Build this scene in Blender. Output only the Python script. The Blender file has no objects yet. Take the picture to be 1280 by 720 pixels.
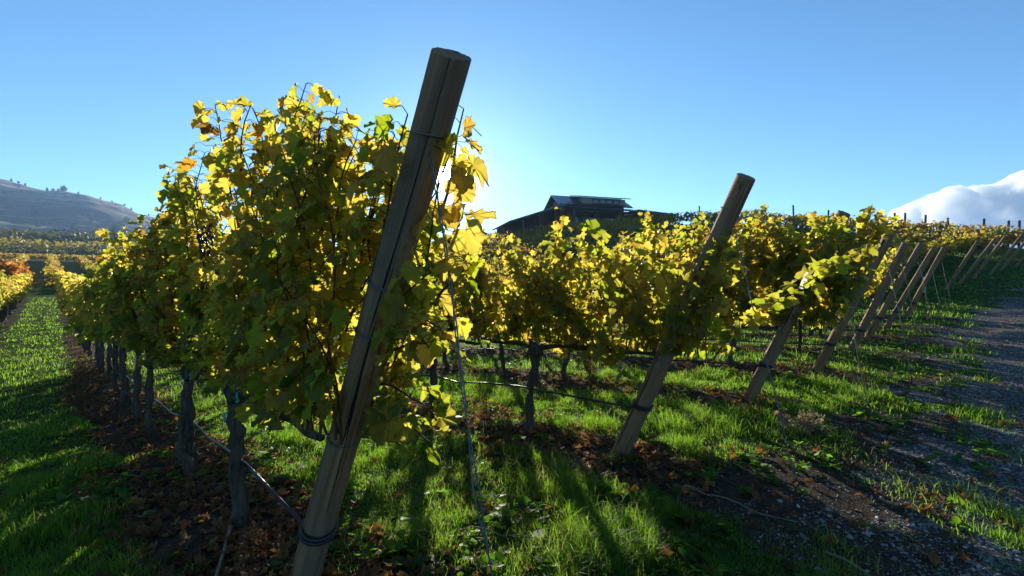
import bpy, math, random
import numpy as np
from mathutils import Vector, Matrix
R = math.radians
sc = bpy.context.scene
COL = sc.collection

# ------------------------------------------------------------------ camera, sky, sun, exposure
SUN_EL, SUN_AZ = 13.4, -7.3            # degrees; azimuth from +Y, negative to the left
cam_d = bpy.data.cameras.new("camera"); cam_d.lens = 16.0; cam_d.sensor_width = 36.0
cam_d.clip_start = .05; cam_d.clip_end = 20000
cam = bpy.data.objects.new("camera", cam_d); COL.objects.link(cam)
cam.location = (0, 0, 1.30); cam.rotation_euler = (R(89.8), 0, 0)
sc.camera = cam
W = bpy.data.worlds.new("World"); sc.world = W; W.use_nodes = True
wn, wl = W.node_tree.nodes, W.node_tree.links
wn.clear()
sky = wn.new("ShaderNodeTexSky"); sky.sky_type = 'NISHITA'; sky.sun_disc = False
sky.sun_elevation = R(SUN_EL); sky.sun_rotation = R(SUN_AZ)
sky.altitude = 400; sky.air_density = 1.0; sky.dust_density = .15; sky.ozone_density = 2.5
bg = wn.new("ShaderNodeBackground"); bg.inputs[1].default_value = .064
tint = wn.new("ShaderNodeMix"); tint.data_type = 'RGBA'; tint.blend_type = 'MULTIPLY'; tint.inputs[0].default_value = 1
tint.inputs[7].default_value = (.56, .90, 1.10, 1); wl.new(sky.outputs[0], tint.inputs[6]); wl.new(tint.outputs[2], bg.inputs[0])
sd = Vector((math.sin(R(SUN_AZ)) * math.cos(R(SUN_EL)), math.cos(R(SUN_AZ)) * math.cos(R(SUN_EL)), math.sin(R(SUN_EL))))
# the sun itself and its aureole, in the sky round the sun's direction
geo = wn.new("ShaderNodeTexCoord")
dot = wn.new("ShaderNodeVectorMath"); dot.operation = 'DOT_PRODUCT'
nrm = wn.new("ShaderNodeVectorMath"); nrm.operation = 'NORMALIZE'
wl.new(geo.outputs['Generated'], nrm.inputs[0]); wl.new(nrm.outputs[0], dot.inputs[0]); dot.inputs[1].default_value = sd
def wpow(e, k):
    mx = wn.new("ShaderNodeMath"); mx.operation = 'MAXIMUM'; mx.inputs[1].default_value = 0; wl.new(dot.outputs['Value'], mx.inputs[0])
    p = wn.new("ShaderNodeMath"); p.operation = 'POWER'; p.inputs[1].default_value = e; wl.new(mx.outputs[0], p.inputs[0])
    m = wn.new("ShaderNodeMath"); m.operation = 'MULTIPLY'; m.inputs[1].default_value = k; wl.new(p.outputs[0], m.inputs[0])
    return m.outputs[0]
def wadd(a, b):
    m = wn.new("ShaderNodeMath"); m.operation = 'ADD'; wl.new(a, m.inputs[0]); wl.new(b, m.inputs[1]); return m.outputs[0]
aur = wadd(wadd(wpow(8000, 200.0), wpow(900, .6)), wadd(wpow(90, .05), wpow(14, .006)))
em = wn.new("ShaderNodeBackground"); em.inputs[0].default_value = (1, .95, .86, 1); wl.new(aur, em.inputs[1])
ad = wn.new("ShaderNodeAddShader"); wl.new(bg.outputs[0], ad.inputs[0]); wl.new(em.outputs[0], ad.inputs[1])
wo = wn.new("ShaderNodeOutputWorld"); wl.new(ad.outputs[0], wo.inputs[0])
sun_d = bpy.data.lights.new("sun", 'SUN'); sun_d.energy = 5.0; sun_d.angle = R(.5); sun_d.color = (1, .90, .74)
sun = bpy.data.objects.new("sun", sun_d); COL.objects.link(sun)
sun.rotation_euler = sd.to_track_quat('Z', 'Y').to_euler(); sun.location = (0, 0, 50)
vs = sc.view_settings; vs.view_transform = 'Standard'; vs.look = 'None'; vs.gamma = 1; vs.use_curve_mapping = False
vs.exposure = 1.42
sc.render.engine = 'CYCLES'
cy = sc.cycles; cy.max_bounces = 8; cy.diffuse_bounces = 4; cy.glossy_bounces = 2; cy.transmission_bounces = 5
cy.volume_bounces = 2; cy.caustics_reflective = False; cy.caustics_refractive = False; cy.sample_clamp_indirect = 6
cy.use_denoising = True

# ------------------------------------------------------------------ geometry of the place
TH = R(45.44); SU, CU = math.sin(TH), math.cos(TH)
ROT_U = math.pi / 2 + TH                       # z rotation that turns local +X into the row direction
V0, DV = .75, 2.24                             # first row, distance between rows
def uv2xy(u, v): return -SU * u + CU * v, CU * u + SU * v
def xy2uv(x, y): return -SU * x + CU * y, CU * x + SU * y
def smooth_table(pts, lo, hi, win, n=4000):
    t = np.linspace(lo, hi, n); y = np.interp(t, [p[0] for p in pts], [p[1] for p in pts])
    k = max(3, int(win / ((hi - lo) / n))); ker = np.hanning(k + 2)[1:-1]; ker /= ker.sum()
    yp = np.pad(y, (k, k), mode='edge'); ys = np.convolve(yp, ker, mode='same')[k:-k]
    return t, ys
ZU1 = smooth_table([(-300, .3), (-20, .1), (-3, -.02), (1.5, 0), (4, -.16), (10, -.5), (20, -.62), (60, .55), (100, 2.6), (150, 6.6), (230, 11.5)], -300, 230, 2.5, 9000)
ZU2 = smooth_table([(150, 6.6), (230, 11.5), (330, 17), (500, 34), (600, 45), (900, 52), (4000, 55)], 150, 4000, 60)
def zu(u):
    return np.where(u < 190, np.interp(u, *ZU1), np.interp(u, *ZU2))
ZV = smooth_table([(-400, -.3), (-10, -.05), (.75, 0), (5, .06), (10, .17), (14.2, .31), (16.5, .45), (25, .78), (34, .85), (600, .9)], -60, 120, 2.0, 6000)
PU = smooth_table([(-300, 1), (-60, 2), (-15, 3.3), (-4, 4.5), (0, 5.4), (18, 9.1), (30, 10.0), (46, 10.1), (74, 9.3), (105, 7.6), (150, 6.6), (230, 11.5)], -300, 230, 10)
def sstep(a, b, x):
    t = np.clip((x - a) / (b - a), 0, 1); return t * t * (3 - 2 * t)
def hash2(ix, iy, s):
    h = (ix.astype(np.int64) * 374761393 + iy.astype(np.int64) * 668265263 + s * 974634777) & 0xffffffff
    h = ((h ^ (h >> 13)) * 1274126177) & 0xffffffff
    return ((h ^ (h >> 16)) & 0xffff) / 65535.0
def vnoise(x, y, s=0):
    x, y = np.asarray(x, float), np.asarray(y, float)
    ix, iy = np.floor(x), np.floor(y); fx, fy = x - ix, y - iy
    fx = fx * fx * (3 - 2 * fx); fy = fy * fy * (3 - 2 * fy)
    a, b = hash2(ix, iy, s), hash2(ix + 1, iy, s); c, d = hash2(ix, iy + 1, s), hash2(ix + 1, iy + 1, s)
    return (a * (1 - fx) + b * fx) * (1 - fy) + (c * (1 - fx) + d * fx) * fy
def fbm(x, y, s=0, o=4):
    t, a, n = 0, .5, 0
    for i in range(o):
        t = t + a * vnoise(x * 2 ** i, y * 2 ** i, s + i * 17); n += a; a *= .5
    return t / n
def row_dist(v):
    k = np.round((v - V0) / DV); return np.abs(v - V0 - k * DV)
def in_rows(u, v):
    return sstep(.9, 1.5, u + (vnoise(u * 1.1, v * 1.1, 5) - .5) * .8) * (1 - sstep(17.2, 17.8, v))
def ground(x, y):
    x, y = np.asarray(x, float), np.asarray(y, float)
    u, v = xy2uv(x, y)
    near = zu(u) + np.interp(v, *ZV)
    P = np.where(u > 190, zu(u), np.interp(u, *PU))
    S = sstep(17, 63, v) * (1 - sstep(150, 230, u))
    z = near * (1 - S) + (P - np.clip(v - 63, 0, 120) * .05) * S
    rr = np.hypot(x, y); m = 1 - sstep(25, 60, rr)
    bump = (fbm(x * .9, y * .9, 3) - .5) * .09 + (fbm(x * 4, y * 4, 9, 3) - .5) * .035
    rd = row_dist(v)
    bump = bump + .035 * np.exp(-(rd / .3) ** 2) * in_rows(u, v)
    return z + bump * m
def gz(u, v):
    x, y = uv2xy(u, v); return float(ground(x, y))
def masks(x, y):
    """grass cover and gravel cover of the ground, 0..1"""
    u, v = xy2uv(np.asarray(x, float), np.asarray(y, float))
    n1 = fbm(u * 1.3, v * 1.3, 21); n2 = fbm(u * 3.5, v * 3.5, 33, 3)
    rd = row_dist(v)
    alley = np.maximum(sstep(.28, .52, rd + (n1 - .5) * .5 + (n2 - .5) * .25), .9 * sstep(.30, .46, rd + (n1 - .5) * .3) * (v < .5)); alley = np.maximum(alley, .5 * sstep(.46, .62, n2) * sstep(.38, .56, n1))
    inr = in_rows(u, v)
    head = sstep(.05, .75, u + (n1 - .5) * 1.5 + (rd - .55) * .9) * .95
    head = np.maximum(head, .85 * np.exp(-((u + .1 + (n1 - .5) * .5) / .30) ** 2) * sstep(.42, .6, n2) * sstep(1.5, 3.5, v))
    head = np.where(v < .5, np.maximum(head, sstep(-.6, .1, u)), head)
    soilB = np.exp(-(((u - 1.0) / .75) ** 2 + ((v - 3.35) / .75) ** 2)) + np.exp(-(((u - .2) / .5) ** 2 + ((v - 4.6) / .8) ** 2))
    g = inr * alley + (1 - inr) * head * (1 - np.clip(soilB * 1.0, 0, 1))
    hill = sstep(17, 19, v)
    g = g * (1 - hill) + hill * (.4 + .6 * sstep(.25, .55, n1)) * sstep(-.7, .5, u + np.clip(v - 17, 0, 40) * .19 + (n1 - .5) * 1.4)
    far = sstep(35, 60, np.hypot(u, v))
    g = g * (1 - far) + far * np.maximum(sstep(.30, .45, rd), sstep(48, 66, np.hypot(u, v))) * .95
    ue = u + np.clip(v - 17, 0, 40) * .19
    gr = sstep(.75, -.5, ue + (n1 - .5) * 1.3 + (n2 - .5) * .4)
    return np.clip(g, 0, 1), np.clip(gr, 0, 1)

# ------------------------------------------------------------------ mesh helpers
def np_mesh(name, V, F, mats=(), smooth=True, attrs=None, fm=None):
    """V (n,3); F list of int arrays, each (m,k) with the same k"""
    me = bpy.data.meshes.new(name)
    V = np.ascontiguousarray(V, np.float32)
    F = [np.asarray(f, np.int32) for f in F if len(f)]
    me.vertices.add(len(V)); me.vertices.foreach_set('co', V.ravel())
    loops = np.concatenate([f.ravel() for f in F]); me.loops.add(len(loops)); me.loops.foreach_set('vertex_index', loops)
    tot = np.concatenate([np.full(len(f), f.shape[1], np.int32) for f in F])
    st = np.concatenate([[0], np.cumsum(tot)[:-1]]).astype(np.int32)
    me.polygons.add(len(tot)); me.polygons.foreach_set('loop_start', st)
    me.polygons.foreach_set('use_smooth', np.full(len(tot), bool(smooth)))
    if fm is not None: me.polygons.foreach_set('material_index', np.asarray(fm, np.int32))
    for m in mats: me.materials.append(m)
    me.update(calc_edges=True)
    for k, a in (attrs or {}).items():
        at = me.attributes.new(k, 'FLOAT', 'POINT'); at.data.foreach_set('value', np.ascontiguousarray(a, np.float32))
    return me
def link(name, me, parent=None, loc=(0, 0, 0), rot=(0, 0, 0)):
    o = bpy.data.objects.new(name, me); COL.objects.link(o)
    o.location = loc; o.rotation_euler = rot
    if parent is not None: o.parent = parent
    return o
def tag(o, label=None, cat=None, group=None, kind=None):
    if label: o['label'] = label
    if cat: o['category'] = cat
    if group: o['group'] = group
    if kind: o['kind'] = kind
    return o
class MB:
    def __init__(s): s.V = []; s.F3 = []; s.F4 = []; s.n = 0; s.FN = []
    def add(s, V, F4=None, F3=None):
        V = np.asarray(V, float)
        s.V.append(V)
        if F4 is not None and len(F4): s.F4.append(np.asarray(F4) + s.n)
        if F3 is not None and len(F3): s.F3.append(np.asarray(F3) + s.n)
        s.n += len(V)
    def tube(s, pts, rad, k=8, caps=True, wob=None):
        P = np.asarray(pts, float); n = len(P)
        rad = np.broadcast_to(np.asarray(rad, float), (n,))
        T = np.gradient(P, axis=0); T /= np.linalg.norm(T, axis=1)[:, None] + 1e-12
        ref = np.array([0, 0, 1.]) if abs(T[:, 2]).mean() < .8 else np.array([1., 0, 0])
        A = np.cross(T, ref); A /= np.linalg.norm(A, axis=1)[:, None] + 1e-12
        B = np.cross(T, A)
        th = np.linspace(0, 2 * np.pi, k, endpoint=False)
        rr = rad[:, None] * (np.ones((n, k)) if wob is None else wob)
        V = P[:, None, :] + rr[..., None] * (np.cos(th)[None, :, None] * A[:, None, :] + np.sin(th)[None, :, None] * B[:, None, :])
        V = V.reshape(-1, 3)
        i = np.arange(n - 1)[:, None] * k; j = np.arange(k)[None, :]; j2 = (j + 1) % k
        F = np.stack([i + j, i + j2, i + k + j2, i + k + j], -1).reshape(-1, 4)
        F3 = []
        if caps:
            V = np.vstack([V, P[:1], P[-1:]]); c0, c1 = n * k, n * k + 1
            for a in range(k):
                b = (a + 1) % k
                F3.append((c0, b, a)); F3.append((c1, (n - 1) * k + a, (n - 1) * k + b))
        s.add(V, F, F3)
    def box(s, c, d, M=None):
        c = np.asarray(c, float); d = np.asarray(d, float) / 2
        V = np.array([[x, y, z] for z in (-1, 1) for y in (-1, 1) for x in (-1, 1)]) * d + c
        if M is not None: V = V @ np.asarray(M).T
        s.add(V, [(0, 2, 3, 1), (4, 5, 7, 6), (0, 1, 5, 4), (2, 6, 7, 3), (0, 4, 6, 2), (1, 3, 7, 5)])
    def prism(s, poly, ax, a, b):
        """polygon of 2-D points extruded along an axis from a to b"""
        n = len(poly); V = []
        for t in (a, b):
            for p in poly:
                q = [0, 0, 0]; o = [i for i in range(3) if i != ax]
                q[ax] = t; q[o[0]] = p[0]; q[o[1]] = p[1]; V.append(q)
        base = s.n
        s.add(V, [(i, (i + 1) % n, n + (i + 1) % n, n + i) for i in range(n)])
        s.FN.append(np.arange(n) + base); s.FN.append(np.arange(n, 2 * n)[::-1] + base)
    def mesh(s, name, mat, smooth=True, attrs=None):
        F = []
        if s.F4: F.append(np.concatenate(s.F4))
        if s.F3: F.append(np.concatenate(s.F3))
        for f in s.FN: F.append(f[None, :])
        return np_mesh(name, np.concatenate(s.V), F, [mat], smooth, attrs)
def empty(name, loc, rot=(0, 0, 0)):
    o = bpy.data.objects.new(name, None); COL.objects.link(o); o.location = loc; o.rotation_euler = rot
    o.empty_display_size = .1
    return o

# ------------------------------------------------------------------ materials
def new_mat(name):
    m = bpy.data.materials.new(name); m.use_nodes = True; nt = m.node_tree; nt.nodes.clear(); return m, nt
class NT:
    def __init__(s, name): s.m, s.t = new_mat(name)
    def n(s, typ, **kw):
        nd = s.t.nodes.new(typ)
        for k, v in kw.items(): setattr(nd, k, v)
        return nd
    def l(s, a, b): s.t.links.new(a, b)
    def ramp(s, src, stops, interp='LINEAR'):
        r = s.n("ShaderNodeValToRGB"); e = r.color_ramp.elements; r.color_ramp.interpolation = interp
        while len(e) < len(stops): e.new(.5)
        for q, (p, c) in zip(e, stops): q.position = p; q.color = (*c, 1) if len(c) == 3 else c
        s.l(src, r.inputs[0]); return r.outputs[0]
    def noise(s, scale, detail=4, rough=.55, vec=None, dist=0):
        n = s.n("ShaderNodeTexNoise"); n.inputs['Scale'].default_value = scale; n.inputs['Detail'].default_value = detail
        n.inputs['Roughness'].default_value = rough; n.inputs['Distortion'].default_value = dist
        if vec is not None: s.l(vec, n.inputs['Vector'])
        return n.outputs[0]
    def attr(s, name):
        a = s.n("ShaderNodeAttribute"); a.attribute_name = name; return a.outputs['Fac']
    def math(s, op, a, b=None):
        m = s.n("ShaderNodeMath", operation=op)
        for i, q in enumerate((a, b)):
            if q is None: continue
            if isinstance(q, (int, float)): m.inputs[i].default_value = q
            else: s.l(q, m.inputs[i])
        return m.outputs[0]
    def mix(s, f, a, b, blend='MIX'):
        m = s.n("ShaderNodeMix", data_type='RGBA', blend_type=blend)
        for i, q in ((0, f), (6, a), (7, b)):
            if isinstance(q, (int, float)): m.inputs[i].default_value = q
            elif isinstance(q, tuple): m.inputs[i].default_value = (*q, 1)
            else: s.l(q, m.inputs[i])
        return m.outputs[2]
    def mapping(s, scale, src='Object'):
        tc = s.n("ShaderNodeTexCoord"); mp = s.n("ShaderNodeMapping"); mp.inputs['Scale'].default_value = scale
        s.l(tc.outputs[src], mp.inputs[0]); return mp.outputs[0]
    def pos(s): return s.n("ShaderNodeNewGeometry").outputs['Position']
    def bump(s, h, strength=.5, dist=.01):
        b = s.n("ShaderNodeBump"); b.inputs['Strength'].default_value = strength; b.inputs['Distance'].default_value = dist
        s.l(h, b.inputs['Height']); return b.outputs[0]
    def principled(s, color, rough=.6, spec=.3, normal=None, metal=0):
        p = s.n("ShaderNodeBsdfPrincipled")
        for k, q in (('Base Color', color), ('Roughness', rough), ('Specular IOR Level', spec), ('Metallic', metal)):
            if isinstance(q, (int, float)): p.inputs[k].default_value = q
            elif isinstance(q, tuple): p.inputs[k].default_value = (*q, 1)
            else: s.l(q, p.inputs[k])
        if normal is not None: s.l(normal, p.inputs['Normal'])
        return p.outputs[0]
    def out(s, sh, vol=None):
        o = s.n("ShaderNodeOutputMaterial")
        if sh is not None: s.l(sh, o.inputs[0])
        if vol is not None: s.l(vol, o.inputs[1])
        return s.m
    def leafy(s, refl, trans, fac=.5, rough=.5, spec=.35, normal=None):
        p = s.principled(refl, rough, spec, normal)
        t = s.n("ShaderNodeBsdfTranslucent")
        if isinstance(trans, tuple): t.inputs[0].default_value = (*trans, 1)
        else: s.l(trans, t.inputs[0])
        m = s.n("ShaderNodeMixShader"); m.inputs[0].default_value = fac
        s.l(p, m.inputs[1]); s.l(t.outputs[0], m.inputs[2]); return m.outputs[0]

def mat_vine_leaf(name, fine=True, orange=0.0, fac=.56):
    n = NT(name); r = n.attr('rnd')
    o = orange
    tr = n.ramp(r, [(0, (.36, .46, .02)), (.22, (.56, .55, .045)), (.48 - .2 * o, (.78, .63, .085)), (.80 - .2 * o, (.80, .50, .075)), (.93 - .2 * o, (.66, .26, .02)), (1, (.22, .08, .02))])
    rf = n.ramp(r, [(0, (.040, .080, .018)), (.22, (.075, .105, .02)), (.48 - .2 * o, (.15, .135, .024)), (.80 - .2 * o, (.19, .13, .025)), (.93 - .2 * o, (.19, .075, .02)), (1, (.09, .04, .02))])
    nm = None
    if fine:
        ns = n.noise(55, 5, .6, n.pos())
        tr = n.mix(n.math('MULTIPLY', n.ramp(ns, [(.40, (0, 0, 0)), (.62, (1, 1, 1))]), .35), tr, (.36, .44, .02))
        v = n.math('POWER', n.attr('vein'), 9.0)
        tr = n.mix(n.math('MULTIPLY', v, .55), tr, (.40, .44, .06))
        rf = n.mix(n.math('MULTIPLY', v, .5), rf, (.17, .18, .06))
        e = n.math('ADD', n.math('POWER', n.attr('edge'), 5.0), n.math('MULTIPLY', n.math('SUBTRACT', n.noise(38, 3, .6, n.pos()), .5), 2.2))
        eb = n.math('MULTIPLY', n.ramp(e, [(.80, (0, 0, 0)), (.98, (1, 1, 1))]), n.math('MULTIPLY', n.ramp(r, [(.2, (0, 0, 0)), (.6, (1, 1, 1))]), .9))
        tr = n.mix(eb, tr, (.28, .10, .02)); rf = n.mix(eb, rf, (.10, .045, .02))
        nm = n.bump(n.noise(70, 2, .5, n.pos()), .12, .002)
    return n.out(n.leafy(rf, tr, fac, .55, .22, nm))
M_LEAF = mat_vine_leaf("vine_leaf", True)
M_LEAF_FAR = mat_vine_leaf("vine_leaf_far", False, .3)
M_LEAF_HILL = mat_vine_leaf("vine_leaf_hill", False, .9, .30)  # orange leaf, less translucent to put the hill rows' shade into the material

def mat_bark(name, dark, light, sc_=1.0):
    n = NT(name); v = n.mapping((38 * sc_, 38 * sc_, 5 * sc_))
    a = n.noise(1.0, 6, .65, v, .6); b = n.noise(60 * sc_, 4, .6, n.mapping((1, 1, 1)))
    c = n.ramp(a, [(.32, dark), (.5, tuple((x + y) / 2 for x, y in zip(dark, light))), (.72, light)])
    c = n.mix(n.math('MULTIPLY', b, .5), c, dark)
    return n.out(n.principled(c, .9, .15, n.bump(n.math('ADD', a, n.math('MULTIPLY', b, .3)), .9, .012)))
M_BARK = mat_bark("vine_bark", (.032, .024, .018), (.20, .155, .115))
M_CANE = mat_bark("vine_cane", (.07, .035, .018), (.19, .10, .05))
def mat_post():
    n = NT("weathered_post_wood")
    oi = n.n("ShaderNodeObjectInfo"); tc = n.n("ShaderNodeTexCoord")
    ofs = n.n("ShaderNodeVectorMath", operation='ADD'); n.l(tc.outputs['Object'], ofs.inputs[0])
    cmb = n.n("ShaderNodeCombineXYZ"); n.l(n.math('MULTIPLY', oi.outputs['Random'], 13.0), cmb.inputs[2]); n.l(cmb.outputs[0], ofs.inputs[1])
    def mp(s):
        m = n.n("ShaderNodeMapping"); m.inputs['Scale'].default_value = s; n.l(ofs.outputs[0], m.inputs[0]); return m.outputs[0]
    g = n.noise(1, 5, .6, mp((55, 55, 1.6)), .4); big = n.noise(1, 3, .5, mp((9, 9, 1.3)))
    crack = n.noise(1, 3, .5, mp((34, 34, .9)), .8)
    c = n.ramp(g, [(.3, (.17, .080, .034)), (.55, (.34, .180, .082)), (.8, (.48, .29, .15))])
    c = n.mix(n.ramp(big, [(.38, (0, 0, 0)), (.62, (1, 1, 1))]), c, n.mix(.6, c, (.17, .14, .11)))
    ck = n.ramp(crack, [(.31, (1, 1, 1)), (.35, (0, 0, 0))])
    c = n.mix(ck, c, (.035, .025, .018))
    kn = n.noise(1, 2, .5, mp((14, 14, 6))); c = n.mix(n.math('MULTIPLY', n.ramp(kn, [(.70, (0, 0, 0)), (.76, (1, 1, 1))]), .7), c, (.05, .032, .02))
    h = n.math('SUBTRACT', n.math('MULTIPLY', g, .4), n.math('MULTIPLY', ck, 1.2))
    return n.out(n.principled(c, .85, .2, n.bump(h, 1.0, .016)))
M_POST = mat_post()
def mat_plain(name, col, rough=.6, spec=.3, metal=0, var=.25, scale=20):
    n = NT(name); a = n.noise(scale, 4, .6, n.mapping((1, 1, 1)))
    c = n.mix(a, tuple(x * (1 - var) for x in col), tuple(min(1, x * (1 + var)) for x in col))
    return n.out(n.principled(c, rough, spec, n.bump(a, .2, .004), metal))
M_WIRE = mat_plain("galvanised_wire", (.15, .155, .165), .5, .5, .5, .3, 80)
M_HOSE = mat_plain("black_hose", (.018, .018, .02), .42, .5)
M_TIE = mat_plain("turquoise_tie", (.02, .50, .38), .35, .5)
M_RUST = mat_plain("rusty_steel", (.10, .045, .025), .8, .3, .2, .5, 40)
M_DRY = None
def mat_dry(name, col, tr):
    n = NT(name); a = n.noise(14, 3, .5, n.pos()); c = n.mix(a, tuple(x * .5 for x in col), tuple(x * 1.4 for x in col))
    return n.out(n.leafy(c, tr, .3, .8, .15))
M_WEED = mat_dry("dry_weed_stem", (.13, .075, .04), (.25, .13, .05))
M_WEED_PALE = mat_dry("pale_weed_stem", (.30, .22, .14), (.40, .30, .16))
def mat_grass():
    n = NT("grass_blade"); r = n.attr('rnd'); p = n.noise(1.1, 3, .5, n.pos())
    rf = n.ramp(r, [(0, (.022, .062, .012)), (.55, (.042, .090, .016)), (.86, (.085, .115, .024)), (.93, (.21, .17, .07)), (1, (.26, .20, .10))])
    tr = n.ramp(r, [(0, (.10, .33, .015)), (.55, (.20, .44, .02)), (.80, (.36, .52, .03)), (.93, (.32, .28, .09)), (1, (.30, .25, .10))])
    tr = n.mix(n.math('MULTIPLY', p, .5), tr, (.34, .52, .03))
    return n.out(n.leafy(rf, tr, .56, .55, .22))
M_GRASS = mat_grass()
def mat_litter():
    n = NT("fallen_leaf"); r = n.attr('rnd')
    rf = n.ramp(r, [(0, (.055, .028, .015)), (.4, (.12, .058, .026)), (.7, (.21, .105, .04)), (.86, (.32, .20, .045)), (.95, (.40, .14, .03)), (1, (.42, .34, .06))])
    rf = n.mix(n.math('MULTIPLY', n.noise(60, 4, .6, n.pos()), .6), rf, (.07, .035, .02))
    return n.out(n.leafy(rf, n.mix(.5, rf, (.5, .22, .04)), .28, .75, .2))
M_LITTER = mat_litter()
def mat_ground():
    n = NT("ground_soil_and_turf"); g = n.attr('grass'); gv = n.attr('gravel'); p = n.pos()
    n1 = n.noise(3.2, 6, .65, p); n2 = n.noise(28, 5, .65, p); n3 = n.noise(110, 3, .6, p)
    soil = n.ramp(n2, [(.28, (.018, .015, .012)), (.52, (.045, .036, .028)), (.75, (.09, .073, .057))])
    soil = n.mix(n.ramp(n3, [(.60, (0, 0, 0)), (.70, (1, 1, 1))]), soil, (.15, .115, .08))
    turf = n.ramp(n2, [(.3, (.016, .030, .009)), (.55, (.035, .070, .014)), (.8, (.075, .095, .028))])
    vo = n.n("ShaderNodeTexVoronoi"); vo.inputs['Scale'].default_value = 42; n.l(p, vo.inputs['Vector'])
    sep = n.n('ShaderNodeSeparateColor'); n.l(vo.outputs['Color'], sep.inputs[0]); tone = n.ramp(sep.outputs[0], [(0, (.10, .10, .10)), (.6, (.24, .24, .24)), (1, (.42, .42, .42))])
    peb = n.mix(n.ramp(vo.outputs['Distance'], [(.1, (1, 1, 1)), (.6, (0, 0, 0))]), (.06, .058, .056), tone)
    gf = n.ramp(n.math('ADD', gv, n.math('MULTIPLY', n.math('SUBTRACT', n1, .5), 1.4)), [(.45, (0, 0, 0)), (.62, (1, 1, 1))])
    c = n.mix(gf, soil, n.mix(.9, soil, peb))
    tf = n.ramp(n.math('ADD', g, n.math('MULTIPLY', n.math('SUBTRACT', n2, .5), .7)), [(.35, (0, 0, 0)), (.6, (1, 1, 1))])
    c = n.mix(tf, c, turf)
    far = n.attr('far')
    dry = n.ramp(n.noise(.03, 5, .6, p), [(.35, (.045, .055, .02)), (.6, (.10, .09, .04)), (.75, (.15, .12, .065))])
    c = n.mix(far, c, dry)
    h = n.math('ADD', n.math('MULTIPLY', n2, .8), n.math('MULTIPLY', n3, .35))
    return n.out(n.principled(c, 1.0, .02, n.bump(h, .9, .02)))
M_GROUND = mat_ground()
def mat_stone():
    n = NT("gravel_stone"); r = n.attr('rnd')
    c = n.ramp(r, [(0, (.09, .087, .083)), (.5, (.22, .217, .213)), (.85, (.36, .355, .35)), (1, (.50, .49, .48))])
    c = n.mix(n.math('MULTIPLY', n.noise(90, 3, .6, n.pos()), .4), c, (.09, .08, .07))
    return n.out(n.principled(c, .8, .25))
M_STONE = mat_stone()
def mat_road():
    n = NT("road_gravel"); p = n.pos()
    vo = n.n("ShaderNodeTexVoronoi"); vo.inputs['Scale'].default_value = 38; n.l(p, vo.inputs['Vector'])
    a = n.noise(2.2, 6, .65, p); b = n.noise(60, 4, .6, p)
    sep = n.n("ShaderNodeSeparateColor"); n.l(vo.outputs['Color'], sep.inputs[0])
    tone = n.ramp(sep.outputs[0], [(0, (.13, .13, .13)), (.5, (.29, .29, .29)), (1, (.50, .50, .50))])
    c = n.mix(n.ramp(vo.outputs['Distance'], [(.05, (0, 0, 0)), (.5, (1, 1, 1))]), tone, (.04, .035, .03))
    c = n.mix(n.ramp(a, [(.60, (0, 0, 0)), (.78, (1, 1, 1))]), c, n.mix(b, (.05, .044, .038), (.12, .105, .09)))
    h = n.math('ADD', n.math('MULTIPLY', vo.outputs['Distance'], -1.0), n.math('MULTIPLY', b, .4))
    return n.out(n.principled(c, .9, .2, n.bump(h, 1, .02)))
M_ROAD = mat_road()

# ------------------------------------------------------------------ ground, road, hills
def ground_sheet():
    N = 720; t = np.linspace(-1, 1, N); b = 7.0; s = 1600 / math.sinh(b) * np.sinh(b * t)
    X, Y = np.meshgrid(s + 1.5, s + 4.0, indexing='xy')
    Z = ground(X, Y); g, gr = masks(X, Y)
    rr = np.hypot(X, Y); far = sstep(120, 260, rr)
    V = np.stack([X, Y, Z], -1).reshape(-1, 3)
    i = np.arange(N - 1)[:, None] * N + np.arange(N - 1)[None, :]
    F = np.stack([i, i + 1, i + N + 1, i + N], -1).reshape(-1, 4)
    me = np_mesh("ground", V, [F], [M_GROUND], True, {'grass': g.ravel(), 'gravel': gr.ravel(), 'far': far.ravel()})
    tag(link("ground", me), kind='structure')
ground_sheet()
def road_sheet():
    vs_ = np.linspace(-8, 60, 520); us = np.linspace(0, 1, 70)
    Vv, T = np.meshgrid(vs_, us, indexing='ij')
    shift = -np.clip(Vv - 17, 0, 60) * .19
    e0 = -.35 + (fbm(Vv * .55, Vv * 0, 71) - .5) * .9; U = shift + e0 + (-5.2 - e0) * T
    x, y = uv2xy(U, Vv)
    edge = np.minimum(T, 1 - T)
    Z = ground(x, y) + .022 - .05 * (1 - sstep(0, .13, edge + (fbm(x * 2.2, y * 2.2, 77) - .5) * .16))
    nU, nV = T.shape[1], T.shape[0]
    i = np.arange(nV - 1)[:, None] * nU + np.arange(nU - 1)[None, :]
    F = np.stack([i, i + 1, i + nU + 1, i + nU], -1).reshape(-1, 4)
    tag(link("gravel_road", np_mesh("gravel_road", np.stack([x, y, Z], -1).reshape(-1, 3), [F], [M_ROAD])), kind='structure')
road_sheet()
CREST = smooth_table([(-110, .10), (-70, .135), (-55, .150), (-48.4, .147), (-46, .143), (-43.5, .142), (-41, .133), (-39, .122), (-30, .09), (-18, .06), (0, .045), (40, .03), (110, .02)], -110, 110, 2.0)
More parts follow.
